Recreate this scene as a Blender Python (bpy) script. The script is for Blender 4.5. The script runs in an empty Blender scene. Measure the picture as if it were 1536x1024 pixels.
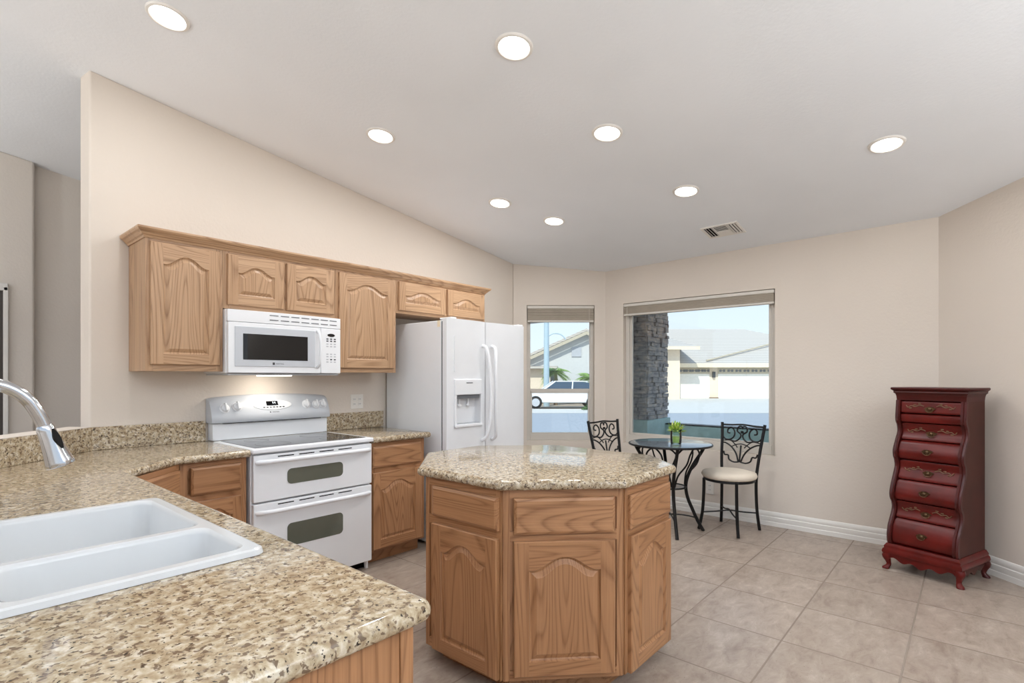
import bpy, bmesh, math, random
from mathutils import Vector, Matrix
random.seed(7)
S = bpy.context.scene
COL = S.collection
R = math.radians

# ------------------------------------------------------------------ camera
FPX = 796.0
YAW = math.atan(690 / 796.0)
CH = 1.34
cd = bpy.data.cameras.new('camera'); cam = bpy.data.objects.new('camera', cd); COL.objects.link(cam)
cd.sensor_fit = 'HORIZONTAL'; cd.sensor_width = 36.0; cd.lens = 36.0 * FPX / 1536.0
cd.shift_y = (565.3 - 512.0) / 1536.0
cd.clip_start = 0.02; cd.clip_end = 500
cam.location = (0, 0, CH); cam.rotation_euler = (R(90), 0, YAW - R(90))
S.camera = cam
FW = Vector((math.cos(YAW), math.sin(YAW), 0)); RT = Vector((math.sin(YAW), -math.cos(YAW), 0))

# ------------------------------------------------------------------ world, sun, exposure
w = bpy.data.worlds.new('world'); S.world = w; w.use_nodes = True
nt = w.node_tree; nt.nodes.clear()
wo = nt.nodes.new('ShaderNodeOutputWorld'); bg = nt.nodes.new('ShaderNodeBackground')
tc = nt.nodes.new('ShaderNodeTexCoord'); sep = nt.nodes.new('ShaderNodeSeparateXYZ'); rp = nt.nodes.new('ShaderNodeValToRGB')
nt.links.new(tc.outputs['Generated'], sep.inputs[0]); nt.links.new(sep.outputs['Z'], rp.inputs[0])
rp.color_ramp.elements[0].position = 0.0; rp.color_ramp.elements[0].color = (0.90, 0.96, 1.0, 1)
rp.color_ramp.elements[1].position = 0.6; rp.color_ramp.elements[1].color = (0.45, 0.66, 1.0, 1)
nt.links.new(rp.outputs[0], bg.inputs[0]); bg.inputs[1].default_value = 1.05
nt.links.new(bg.outputs[0], wo.inputs[0])
sd = bpy.data.lights.new('sun', 'SUN'); sun = bpy.data.objects.new('sun', sd); COL.objects.link(sun)
sd.energy = 3.3; sd.angle = R(0.6); sd.color = (1.0, 0.95, 0.87)
sdir = (FW + RT * 0.35).normalized() * math.cos(R(44)) + Vector((0, 0, -math.sin(R(44))))
sun.rotation_euler = sdir.to_track_quat('-Z', 'Y').to_euler(); sun.location = (0, 0, 12)
S.view_settings.view_transform = 'Standard'; S.view_settings.look = 'None'
S.view_settings.exposure = 0.14; S.view_settings.gamma = 1.0; S.view_settings.use_curve_mapping = False
LAMP_W = 6.8

# ------------------------------------------------------------------ materials
def lin(r, g, b):
    f = lambda c: (c / 255 / 12.92) if c / 255 <= 0.04045 else ((c / 255 + 0.055) / 1.055) ** 2.4
    return (f(r), f(g), f(b), 1)

class NT:
    def __init__(s, name):
        s.m = bpy.data.materials.new(name); s.m.use_nodes = True
        s.t = s.m.node_tree; s.t.nodes.clear()
        s.out = s.n('ShaderNodeOutputMaterial'); s.b = s.n('ShaderNodeBsdfPrincipled')
        s.l(s.b.outputs[0], s.out.inputs[0])
    def n(s, k, **kw):
        x = s.t.nodes.new(k)
        for a, v in kw.items(): setattr(x, a, v)
        return x
    def l(s, a, b): s.t.links.new(a, b)
    def coord(s, kind='Object', scale=(1, 1, 1), loc=(0, 0, 0), rnd=False):
        c = s.n('ShaderNodeTexCoord'); mp = s.n('ShaderNodeMapping')
        mp.inputs['Scale'].default_value = scale; mp.inputs['Location'].default_value = loc
        src = c.outputs[kind]
        if kind == 'Position': pass
        if rnd:
            oi = s.n('ShaderNodeObjectInfo'); va = s.n('ShaderNodeVectorMath', operation='MULTIPLY_ADD')
            cb = s.n('ShaderNodeCombineXYZ')
            for i in range(3): s.l(oi.outputs['Random'], cb.inputs[i])
            s.l(cb.outputs[0], va.inputs[0]); va.inputs[1].default_value = (17, 31, 23); s.l(src, va.inputs[2]); src = va.outputs[0]
        s.l(src, mp.inputs[0]); return mp.outputs[0]
    def pos(s, scale=(1, 1, 1), loc=(0, 0, 0)):
        g = s.n('ShaderNodeNewGeometry'); mp = s.n('ShaderNodeMapping')
        mp.inputs['Scale'].default_value = scale; mp.inputs['Location'].default_value = loc
        s.l(g.outputs['Position'], mp.inputs[0]); return mp.outputs[0]
    def noise(s, vec, scale, detail=3, rough=0.5, dist=0.0):
        x = s.n('ShaderNodeTexNoise'); s.l(vec, x.inputs['Vector']); x.inputs['Scale'].default_value = scale
        x.inputs['Detail'].default_value = detail; x.inputs['Roughness'].default_value = rough; x.inputs['Distortion'].default_value = dist
        return x.outputs[0]
    def ramp(s, fac, stops, interp='LINEAR'):
        x = s.n('ShaderNodeValToRGB'); cr = x.color_ramp; cr.interpolation = interp
        while len(cr.elements) < len(stops): cr.elements.new(0.5)
        for e, (p, c) in zip(cr.elements, stops): e.position = p; e.color = c if len(c) == 4 else (*c, 1)
        s.l(fac, x.inputs[0]); return x.outputs[0]
    def mix(s, fac, a, b, mode='MIX'):
        x = s.n('ShaderNodeMix', data_type='RGBA', blend_type=mode)
        for v, i in ((fac, 0), (a, 6), (b, 7)):
            if isinstance(v, (int, float)): x.inputs[i].default_value = v
            elif isinstance(v, tuple): x.inputs[i].default_value = v
            else: s.l(v, x.inputs[i])
        return x.outputs[2]
    def math(s, op, a, b=None, c=None):
        x = s.n('ShaderNodeMath', operation=op)
        for i, v in enumerate((a, b, c)):
            if v is None: continue
            if isinstance(v, (int, float)): x.inputs[i].default_value = v
            else: s.l(v, x.inputs[i])
        return x.outputs[0]
    def bump(s, h, strength=0.2, dist=0.01):
        x = s.n('ShaderNodeBump'); x.inputs['Strength'].default_value = strength; x.inputs['Distance'].default_value = dist
        s.l(h, x.inputs['Height']); s.l(x.outputs[0], s.b.inputs['Normal'])
    def set(s, color=None, rough=0.5, metal=0.0, spec=0.5, **kw):
        if color is not None:
            if isinstance(color, tuple): s.b.inputs['Base Color'].default_value = color
            else: s.l(color, s.b.inputs['Base Color'])
        if isinstance(rough, (int, float)): s.b.inputs['Roughness'].default_value = rough
        else: s.l(rough, s.b.inputs['Roughness'])
        s.b.inputs['Metallic'].default_value = metal; s.b.inputs['Specular IOR Level'].default_value = spec
        for k, v in kw.items(): s.b.inputs[k.replace('_', ' ')].default_value = v
        return s.m

M = {}
def plain(name, rgb, rough=0.5, metal=0.0, spec=0.5, bump=None, vary=0.04, **kw):
    k = NT(name); c = lin(*rgb)
    nz = k.noise(k.coord('Object'), 9, 3)
    d = tuple(v * (1 - vary) for v in c[:3]) + (1,); u = tuple(min(1, v * (1 + vary)) for v in c[:3]) + (1,)
    col = k.ramp(nz, [(0.3, d), (0.7, u)])
    if bump: k.bump(k.noise(k.coord('Object'), bump[0], 3), bump[1], bump[2])
    M[name] = k.set(col, rough, metal, spec, **kw); return M[name]

def wallpaint(name, rgb, rough=0.85):
    k = NT(name); c = lin(*rgb)
    p = k.pos(); big = k.noise(p, 1.3, 2)
    col = k.ramp(big, [(0.3, tuple(v * 0.975 for v in c[:3]) + (1,)), (0.7, tuple(v * 1.02 for v in c[:3]) + (1,))])
    k.bump(k.noise(p, 55, 3, 0.55), 0.22, 0.006)
    M[name] = k.set(col, rough, spec=0.25)
wallpaint('wall_paint', (220, 209, 197))
wallpaint('ceiling_paint', (238, 241, 245))
wallpaint('far_paint', (224, 215, 205))

def oak(name, rot, tone=1.0, sat=1.0):
    k = NT(name)
    sc = {'v': (1, 1, 0.09), 'h': (0.09, 1, 1)}[rot]
    v = k.coord('Object', sc, rnd=True)
    n1 = k.noise(v, 5.5, 1.2, 0.4, 0.15)
    rings = k.math('FRACT', k.math('MULTIPLY', n1, 30.0))
    ring = k.ramp(rings, [(0.0, (0.15, 0.15, 0.15)), (0.30, (0, 0, 0)), (0.62, (0.25, 0.25, 0.25)), (0.86, (1, 1, 1)), (1.0, (0.25, 0.25, 0.25))])
    v2 = k.coord('Object', {'v': (1, 1, 0.02), 'h': (0.02, 1, 1)}[rot], rnd=True)
    pores = k.ramp(k.noise(v2, 190, 3, 0.65), [(0.45, (0, 0, 0)), (0.60, (1, 1, 1))])
    fine = k.ramp(k.noise(v2, 55, 2, 0.6), [(0.35, (0, 0, 0)), (0.65, (1, 1, 1))])
    big = k.noise(v, 1.6, 2)
    t = tone
    T = lambda a, b, c: (a * t, b * t / sat ** 0.5, c * t / sat, 1)
    light = T(0.56, 0.36, 0.215); mid = T(0.47, 0.285, 0.158); dark = T(0.235, 0.120, 0.055)
    base = k.ramp(big, [(0.35, light), (0.65, mid)])
    base = k.mix(k.math('MULTIPLY', fine, 0.35), base, mid)
    c = k.mix(k.math('MULTIPLY', k.math('MULTIPLY', ring, k.math('MULTIPLY_ADD', pores, 0.35, 0.65)), 0.85), base, dark)
    c = k.mix(k.math('MULTIPLY', pores, 0.20), c, dark)
    k.bump(pores, 0.08, 0.002)
    M[name] = k.set(c, 0.36, spec=0.45)
oak('oak_v', 'v'); oak('oak_h', 'h')
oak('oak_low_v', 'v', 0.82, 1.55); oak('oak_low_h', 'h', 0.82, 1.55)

def granite(name):
    k = NT(name); p = k.pos()
    warp = k.noise(p, 48, 4, 0.62, 0.4)
    base = k.ramp(warp, [(0.32, lin(140, 118, 92)), (0.44, lin(172, 153, 124)), (0.55, lin(196, 180, 154)), (0.68, lin(218, 208, 190))])
    sp = k.noise(k.pos((1, 1, 1), (3, 7, 1)), 75, 2, 0.55, 0.5)
    fleck = k.ramp(sp, [(0.385, (1, 1, 1)), (0.43, (0, 0, 0))])
    c = k.mix(k.math('MULTIPLY', fleck, 0.9), base, lin(104, 84, 66))
    gr = k.ramp(k.noise(k.pos((1, 1, 1), (11, 2, 5)), 60, 3, 0.6, 0.4), [(0.59, (0, 0, 0)), (0.66, (1, 1, 1))])
    c = k.mix(k.math('MULTIPLY', gr, 0.55), c, lin(150, 138, 124))
    bl = k.ramp(k.noise(k.pos((1, 1, 1), (1, 12, 9)), 95, 2, 0.6), [(0.335, (1, 1, 1)), (0.37, (0, 0, 0))])
    c = k.mix(bl, c, lin(56, 46, 38))
    big = k.ramp(k.noise(p, 2.2, 2), [(0.35, (0.93, 0.92, 0.90)), (0.65, (1, 1, 1))])
    c = k.mix(1.0, c, big, 'MULTIPLY')
    M[name] = k.set(c, 0.09, spec=0.55)
granite('granite')

def tile():
    k = NT('floor_tile')
    ox, oy, tx, ty, g = 2.937, 0.733, 0.512, 0.4925, 0.005
    ps = k.pos(); s = k.n('ShaderNodeSeparateXYZ'); k.l(ps, s.inputs[0])
    u = k.math('DIVIDE', k.math('SUBTRACT', s.outputs[0], ox), tx); v = k.math('DIVIDE', k.math('SUBTRACT', s.outputs[1], oy), ty)
    def edge(a, sz):
        f = k.math('FRACT', k.math('ADD', a, 100.5)); d = k.math('ABSOLUTE', k.math('SUBTRACT', f, 0.5))
        return k.math('MULTIPLY', d, sz)
    d = k.math('MINIMUM', edge(u, tx), edge(v, ty))
    gm = k.ramp(k.math('DIVIDE', d, 0.01), [(0.34, (1, 1, 1)), (0.5, (0, 0, 0))])
    cell = k.n('ShaderNodeCombineXYZ'); k.l(k.math('ROUND', u), cell.inputs[0]); k.l(k.math('ROUND', v), cell.inputs[1])
    # per-tile offset
    fu = k.math('FLOOR', u); fv = k.math('FLOOR', v); c2 = k.n('ShaderNodeCombineXYZ'); k.l(fu, c2.inputs[0]); k.l(fv, c2.inputs[1])
    wn = k.n('ShaderNodeTexWhiteNoise'); k.l(c2.outputs[0], wn.inputs[0])
    off = k.n('ShaderNodeVectorMath', operation='MULTIPLY_ADD'); k.l(wn.outputs['Color'], off.inputs[0]); off.inputs[1].default_value = (9, 9, 9); k.l(ps, off.inputs[2])
    st = k.n('ShaderNodeMapping'); k.l(off.outputs[0], st.inputs[0]); st.inputs['Scale'].default_value = (0.8, 1.6, 1)
    n1 = k.noise(st.outputs[0], 8.0, 8, 0.72, 0.4)
    base = k.ramp(n1, [(0.34, lin(144, 127, 113)), (0.47, lin(163, 147, 133)), (0.58, lin(173, 158, 144)), (0.70, lin(190, 176, 163))])
    tv = k.math('MULTIPLY_ADD', wn.outputs['Value'], 0.10, 0.93)
    cb = k.n('ShaderNodeCombineXYZ'); [k.l(tv, cb.inputs[i]) for i in range(3)]
    base = k.mix(1.0, base, cb.outputs[0], 'MULTIPLY')
    pit = k.ramp(k.noise(k.pos((1, 1.8, 1)), 60, 2, 0.6), [(0.29, (1, 1, 1)), (0.335, (0, 0, 0))])
    base = k.mix(k.math('MULTIPLY', pit, 0.6), base, lin(112, 92, 76))
    col = k.mix(gm, base, lin(140, 126, 114))
    hb = k.math('SUBTRACT', k.math('MULTIPLY', n1, 0.25), k.math('ADD', gm, k.math('MULTIPLY', pit, 0.4)))
    k.bump(hb, 0.35, 0.003)
    M['floor_tile'] = k.set(col, k.math('MULTIPLY_ADD', gm, 0.4, 0.30), spec=0.5)
tile()

plain('appliance_white', (236, 237, 239), 0.28, spec=0.5, vary=0.01)
plain('appliance_panel', (196, 199, 204), 0.34, spec=0.5, vary=0.01)
plain('fridge_white', (232, 233, 235), 0.38, bump=(420, 0.10, 0.001), vary=0.01)
plain('sink_white', (212, 213, 213), 0.14, vary=0.01)
plain('black_gloss', (14, 14, 16), 0.06)
plain('cooktop_glass', (36, 37, 40), 0.05, spec=0.8)
plain('oven_glass', (98, 101, 90), 0.06, spec=0.9)
plain('dark_gap', (12, 12, 12), 0.6, spec=0.1)
plain('grey_print', (110, 112, 116), 0.5)
plain('dark_print', (52, 54, 58), 0.5)
plain('light_grey', (190, 192, 196), 0.4)
plain('chrome', (196, 198, 202), 0.12, metal=1.0, vary=0.01)
plain('trim_white', (232, 228, 222), 0.42, vary=0.01)
plain('vinyl', (205, 198, 188), 0.45, vary=0.02)
plain('blind_fabric', (178, 166, 150), 0.8, vary=0.05)
plain('blind_light', (214, 208, 198), 0.7, vary=0.02)
plain('plate_white', (233, 228, 220), 0.4, vary=0.01)
plain('wrought_iron', (26, 24, 24), 0.42, metal=0.3, spec=0.4, bump=(160, 0.15, 0.002))
plain('cushion', (228, 215, 197), 0.92, bump=(300, 0.2, 0.002))
plain('brass_old', (98, 76, 54), 0.35, metal=0.8)
plain('carving', (112, 78, 52), 0.5)
plain('wood_red', (92, 20, 15), 0.30, spec=0.3, vary=0.3)
plain('wood_red_dark', (70, 20, 16), 0.35, spec=0.3, vary=0.2)
plain('wood_side', (72, 36, 28), 0.5, spec=0.25, vary=0.15)
plain('leaf', (150, 190, 60), 0.55, vary=0.3)
plain('leaf_light', (205, 216, 120), 0.55, vary=0.2)
plain('soil', (40, 34, 28), 0.9)
plain('stucco_house', (236, 220, 198), 0.9)
plain('stucco_grey', (212, 212, 208), 0.9)
plain('fascia', (240, 224, 196), 0.7)
plain('garage_panel', (196, 184, 160), 0.7)
plain('garage_door', (244, 240, 230), 0.6)
plain('stucco_teal', (184, 210, 208), 0.95, bump=(18, 0.5, 0.02), vary=0.1)
plain('concrete', (215, 210, 200), 0.9, vary=0.06)
plain('asphalt', (168, 172, 176), 0.9, vary=0.06)
plain('gravel', (178, 160, 140), 0.95, vary=0.15)
plain('car_white', (235, 238, 240), 0.15)
plain('car_silver', (170, 178, 186), 0.2, metal=0.4)
plain('car_glass', (60, 78, 96), 0.08)
plain('rubber', (30, 30, 30), 0.8)
plain('pole_paint', (176, 196, 204), 0.5)
plain('palm_leaf', (150, 180, 90), 0.6, vary=0.35)
plain('palm_trunk', (120, 100, 78), 0.9, vary=0.2)
plain('hedge', (76, 112, 56), 0.8, vary=0.4)
plain('doorway_shade', (70, 62, 58), 0.5)

def stone():
    k = NT('ledge_stone'); oi = k.n('ShaderNodeObjectInfo')
    n1 = k.noise(k.pos((1, 1, 2.2)), 9, 4, 0.6)
    c = k.ramp(n1, [(0.3, lin(136, 134, 136)), (0.5, lin(176, 174, 176)), (0.62, lin(198, 186, 176)), (0.72, lin(212, 210, 210))])
    k.bump(k.noise(k.pos(), 30, 4), 0.6, 0.01); M['ledge_stone'] = k.set(c, 0.95, spec=0.2)
stone()
def rooftile():
    k = NT('roof_tile'); p = k.coord('Object')
    wv = k.n('ShaderNodeTexWave', wave_type='BANDS', bands_direction='Z'); k.l(p, wv.inputs[0]); wv.inputs['Scale'].default_value = 2.4
    wv.inputs['Distortion'].default_value = 0.15
    c = k.ramp(wv.outputs[1], [(0.0, lin(168, 158, 148)), (0.25, lin(200, 192, 181)), (1.0, lin(208, 200, 189))])
    M['roof_tile'] = k.set(c, 0.85, spec=0.2)
rooftile()

def glassmat(name, tint, refl=0.9):
    k = NT(name); t = k.t; t.nodes.remove(k.b)
    tr = k.n('ShaderNodeBsdfTransparent'); tr.inputs[0].default_value = tint
    gl = k.n('ShaderNodeBsdfGlossy'); gl.inputs['Roughness'].default_value = 0.02
    fr = k.n('ShaderNodeFresnel'); fr.inputs[0].default_value = 1.45
    mx = k.n('ShaderNodeMixShader'); k.l(k.math('MULTIPLY', fr.outputs[0], refl), mx.inputs[0]); k.l(tr.outputs[0], mx.inputs[1]); k.l(gl.outputs[0], mx.inputs[2])
    k.l(mx.outputs[0], k.out.inputs[0]); M[name] = k.m
glassmat('window_glass', (0.93, 0.97, 0.98, 1))
glassmat('green_glass', (0.90, 0.985, 0.93, 1), 1.6)
k = NT('table_glass'); M['table_glass'] = k.set(lin(92, 102, 110), 0.08, spec=1.0)

def emit(name, col, st):
    k = NT(name); k.b.inputs['Base Color'].default_value = (1, 1, 1, 1)
    k.b.inputs['Emission Color'].default_value = col; k.b.inputs['Emission Strength'].default_value = st; M[name] = k.m
emit('lamp_lens', (1.0, 0.965, 0.90, 1), 6.0)
emit('hood_lens', (1.0, 0.96, 0.88, 1), 5.0)
emit('digit_glow', (0.75, 0.9, 1.0, 1), 1.2)

# ------------------------------------------------------------------ mesh helpers
def catmull(pts, n=6, closed=False):
    P = [Vector(p) for p in pts]; out = []; N = len(P)
    rng = range(N if closed else N - 1)
    for i in rng:
        g = (lambda j: P[j % N]) if closed else (lambda j: P[max(0, min(N - 1, j))])
        a, b, c, d = g(i - 1), g(i), g(i + 1), g(i + 2)
        for j in range(n):
            t = j / n
            out.append(0.5 * ((2 * b) + (c - a) * t + (2 * a - 5 * b + 4 * c - d) * t * t + (3 * b - a - 3 * c + d) * t ** 3))
    if not closed: out.append(P[-1].copy())
    return out

class MB:
    def __init__(s): s.v = []; s.f = []; s.mi = []
    def add(s, vs, fs, m=0):
        o = len(s.v); s.v += [tuple(v) for v in vs]; s.f += [tuple(i + o for i in f) for f in fs]; s.mi += [m] * len(fs); return s
    def box(s, x0, x1, y0, y1, z0, z1, m=0):
        vs = [(x, y, z) for z in (z0, z1) for y in (y0, y1) for x in (x0, x1)]
        return s.add(vs, [(0, 2, 3, 1), (4, 5, 7, 6), (0, 1, 5, 4), (2, 6, 7, 3), (0, 4, 6, 2), (1, 3, 7, 5)], m)
    def prism(s, poly, z0, z1, m=0):            # poly CCW in xy ; z may be callables
        n = len(poly); f0 = z0 if callable(z0) else (lambda x, y: z0); f1 = z1 if callable(z1) else (lambda x, y: z1)
        vs = [(x, y, f0(x, y)) for x, y in poly] + [(x, y, f1(x, y)) for x, y in poly]
        fs = [tuple(range(n))[::-1], tuple(range(n, 2 * n))] + [(i, (i + 1) % n, n + (i + 1) % n, n + i) for i in range(n)]
        return s.add(vs, fs, m)
    def extr(s, poly, axis, a, b, m=0):         # poly in the two other axes, extruded along axis
        n = len(poly)
        def mk(p, t): 
            l = list(p); l.insert(axis, t); return tuple(l)
        vs = [mk(p, a) for p in poly] + [mk(p, b) for p in poly]
        return s.add(vs, [tuple(range(n))[::-1], tuple(range(n, 2 * n))] + [(i, (i + 1) % n, n + (i + 1) % n, n + i) for i in range(n)], m)
    def loft(s, rings, caps=True, closed=True, m=0):
        n = len(rings[0]); vs = [p for r in rings for p in r]; fs = []
        for i in range(len(rings) - 1):
            for j in range(n if closed else n - 1):
                a = i * n + j; b = i * n + (j + 1) % n; fs.append((a, b, b + n, a + n))
        if caps: fs += [tuple(range(n))[::-1], tuple(range((len(rings) - 1) * n, len(rings) * n))]
        return s.add(vs, fs, m)
    def tube(s, pts, r, n=8, m=0, closed=False, flat=None):
        P = [Vector(p) for p in pts]; N = len(P); rings = []
        rr = r if isinstance(r, (list, tuple)) else [r] * N
        up = Vector((0, 0, 1)); prev = None
        for i in range(N):
            t = (P[(i + 1) % N] - P[i - 1]) if closed else (P[min(i + 1, N - 1)] - P[max(i - 1, 0)])
            t.normalize()
            if prev is None:
                a = up if abs(t.z) < 0.9 else Vector((1, 0, 0)); u = t.cross(a).normalized()
            else:
                u = prev - t * prev.dot(t); u = u.normalized() if u.length > 1e-6 else t.orthogonal().normalized()
            prev = u; v = t.cross(u)
            ring = []
            for k in range(n):
                a = 2 * math.pi * k / n
                ring.append(P[i] + (u * math.cos(a) + v * math.sin(a)) * rr[i])
            rings.append(ring)
        if closed: rings.append(rings[0]); return s.loft(rings, caps=False, m=m)
        return s.loft(rings, m=m)
    def lathe(s, prof, c=(0, 0, 0), n=24, m=0, axis=None):   # prof: (r,z)
        c = Vector(c); q = Vector(axis).to_track_quat('Z', 'Y') if axis is not None else None
        rings = []
        for r, z in prof:
            ring = []
            for k in range(n):
                a = 2 * math.pi * k / n; p = Vector((r * math.cos(a), r * math.sin(a), z))
                if q: p = q @ p
                ring.append(c + p)
            rings.append(ring)
        return s.loft(rings, m=m)
    def cyl(s, a, b, r, n=16, m=0):
        a = Vector(a); b = Vector(b); return s.lathe([(r, 0), (r, (b - a).length)], a, n, m, b - a)
    def sphere(s, c, r, n=12, m=0, sc=(1, 1, 1)):
        c = Vector(c); rings = []
        for i in range(1, n // 2):
            t = math.pi * i / (n // 2)
            rings.append([c + Vector((math.sin(t) * math.cos(2 * math.pi * k / n) * r * sc[0], math.sin(t) * math.sin(2 * math.pi * k / n) * r * sc[1], -math.cos(t) * r * sc[2])) for k in range(n)])
        return s.loft(rings, m=m)
    def build(s, name, mats, parent=None, smooth=False, bevel=0, seg=2, loc=None, rot=None, angle=35):
        me = bpy.data.meshes.new(name); me.from_pydata(s.v, [], s.f)
        for mm in (mats if isinstance(mats, (list, tuple)) else [mats]): me.materials.append(M[mm])
        for p, i in zip(me.polygons, s.mi): p.material_index = i
        bm = bmesh.new(); bm.from_mesh(me); bmesh.ops.recalc_face_normals(bm, faces=bm.faces); bm.to_mesh(me); bm.free()
        o = bpy.data.objects.new(name, me); COL.objects.link(o)
        if parent is not None: o.parent = parent
        if loc: o.location = loc
        if rot: o.rotation_euler = rot
        if bevel:
            b = o.modifiers.new('bevel', 'BEVEL'); b.width = bevel; b.segments = seg; b.limit_method = 'ANGLE'; b.angle_limit = R(30); b.harden_normals = False
        if smooth or bevel:
            me.polygons.foreach_set('use_smooth', [True] * len(me.polygons))
            me.set_sharp_from_angle(angle=R(angle)) if not bevel else None
            if bevel: me.set_sharp_from_angle(angle=R(180))
            if bevel:
                wn = o.modifiers.new('wn', 'WEIGHTED_NORMAL'); wn.keep_sharp = True
        return o

def tag(o, label, cat, group=None, kind=None):
    o['label'] = label; o['category'] = cat
    if group: o['group'] = group
    if kind: o['kind'] = kind
    return o
def empty(name, loc=(0, 0, 0), rz=0.0, label=None, cat=None, group=None, rot=None):
    o = bpy.data.objects.new(name, None); COL.objects.link(o); o.location = loc; o.rotation_euler = rot if rot else (0, 0, rz); o.empty_display_size = 0.1
    if label: tag(o, label, cat, group)
    return o
def struct(o, label, cat):
    o['kind'] = 'structure'; o['label'] = label; o['category'] = cat; return o
def children(o): return [c for c in bpy.data.objects if c.parent == o]
def copy_tree(o, parent=None):
    kids = children(o); c = o.copy(); COL.objects.link(c); c.parent = parent
    for k in kids: copy_tree(k, c)
    return c
def bounds_text(body, size, mat, name, parent, loc, rot):
    cu = bpy.data.curves.new(name, 'FONT'); cu.body = body; cu.size = size; cu.extrude = 0.0004; cu.align_x = 'CENTER'; cu.align_y = 'CENTER'
    cu.materials.append(M[mat]); t_ = bpy.data.objects.new('t', cu); me = bpy.data.meshes.new_from_object(t_); bpy.data.objects.remove(t_)
    o = bpy.data.objects.new(name, me); COL.objects.link(o); o.parent = parent; o.location = loc; o.rotation_euler = rot
    return o

# ------------------------------------------------------------------ room shell
W = 3.86; XW = 5.155
def ceil_z(x, y): return 3.2663 - 0.13797 * x - 0.01318 * y
def wall(name, p0, p1, th, openings, label, mat='wall_paint', z0=0.0, ztop=None, cut0=0.0, cut1=0.0):
    """inner face runs p0->p1; thickness goes to the left of that direction"""
    p0 = Vector(p0); p1 = Vector(p1); d = (p1 - p0); L = d.length; d.normalize(); nrm = Vector((-d.y, d.x))
    zt = ztop or (lambda x, y: ceil_z(x, y) + 0.005)
    mb = MB()
    def quad(a, b):
        ca = a + (cut0 if a == 0 else 0) ; cb = b - (cut1 if b == L else 0)
        A = p0 + d * a; B = p0 + d * b; Cc = p0 + d * cb + nrm * th; D = p0 + d * ca + nrm * th
        return [tuple(A), tuple(B), tuple(Cc), tuple(D)]
    xs = [0.0]
    for a, b, lo, hi in sorted(openings):
        if a > xs[-1]: mb.prism(quad(xs[-1], a), z0, zt)
        q = quad(a, b)
        if lo > z0: mb.prism(q, z0, lo)
        mb.prism(q, hi, zt); xs.append(b)
    if xs[-1] < L: mb.prism(quad(xs[-1], L), z0, zt)
    o = mb.build(name, mat); struct(o, label, 'wall'); return o
# floor and ceiling
fl = MB().prism([(-4, -4), (5.25, -4), (5.25, 3.2), (4.5, 3.95), (4.5, 6.3), (-4, 6.3)], -0.06, 0.0).build('floor', 'floor_tile'); struct(fl, 'square beige stone-look ceramic tile floor', 'floor')
ce = MB().prism([(-4, -4), (6.95, -4), (6.95, 6.6), (-4, 6.6)], ceil_z, lambda x, y: ceil_z(x, y) + 0.22).build('ceiling', 'ceiling_paint'); struct(ce, 'smooth white sloped vaulted ceiling', 'ceiling')
c8 = 0.14 * math.tan(R(22.5))
we = (0.718, W); wb = (0.70, 4.0)
o = MB().prism([we, (4.476, W), (4.476 + c8, W + 0.14), wb], 0.0, lambda x, y: ceil_z(x, y) + 0.005).build('wall_left', 'wall_paint', bevel=0.012, seg=3)
struct(o, 'beige textured kitchen wall behind the range and upper cabinets', 'wall')
YC = 3.09
SWIN = (0.150, 0.905, 0.63, 2.14)
BWIN = (YC - 2.866, YC - 1.339, 0.63, 2.137)
WT = 0.14
wall('wall_corner', (4.476, W), (XW, YC), WT, [SWIN], 'beige angled wall holding the narrow window', cut0=-c8, cut1=-c8)
BW0 = YC
wall('wall_back', (XW, BW0), (XW, 0.191), WT, [(BW0 - 2.866, BW0 - 1.339, 0.63, 2.137)], 'beige wall holding the large picture window', cut0=-c8, cut1=-c8)
wall('wall_right', (XW, 0.191), (2.9, -2.064), WT, [], 'beige angled wall beside the red chest', cut0=0, cut1=-c8)
# half wall of the pass-through
hw = MB()
H0 = Vector((0.718, W)); dd = Vector((-1, -1)).normalized(); nn = Vector((-1, 1)).normalized()
H1 = Vector((-0.25, W - 0.968))
hw.prism([tuple(H0), tuple(H0 + nn * 0.15 + Vector((0.04, 0.04))), tuple(H1 + nn * 0.06 + Vector((-0.14, 0.0))), (-0.40, -0.2), (-0.25, -0.2), tuple(H1)][::-1], 0.0, 1.05)
o = hw.build('wall_partition', 'wall_paint', bevel=0.01, seg=3); struct(o, 'low beige half wall with plain top behind the sink counter', 'wall')
# dining room beyond
o = MB().prism([(-4, 5.78), (0.722, 5.78), (0.722, 5.98), (-4, 5.98)], 0, lambda x, y: ceil_z(x, y) + .005).build('wall_far', 'far_paint', bevel=0.02, seg=3); struct(o, 'beige dining room wall seen through the pass-through', 'wall')
o = MB().prism([(0.722, 5.86), (4.6, 5.86), (4.6, 5.98), (0.722, 5.98)], 0, lambda x, y: ceil_z(x, y) + .005).build('wall_recess', 'far_paint'); struct(o, 'recessed beige section of the dining room wall', 'wall')
dr = empty('door_1', (0.0, 5.78, 0)); dr['kind'] = 'structure'; dr['label'] = 'white-cased dark doorway in the dining room wall'; dr['category'] = 'door'
MB().box(-0.42, 0.532, -0.012, -0.002, 0.0, 2.02).build('doorway_dark_sheet', 'doorway_shade', dr)  # flat sheet, painted dark to stand for the doorway's shaded interior
mb = MB(); mb.box(0.533, 0.562, -0.03, -0.002, 0, 2.05); mb.box(-0.48, -0.42, -0.03, -0.002, 0, 2.05); mb.box(-0.48, 0.56, -0.03, -0.002, 2.02, 2.08)
mb.build('casing', 'trim_white', dr, bevel=0.004)
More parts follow.
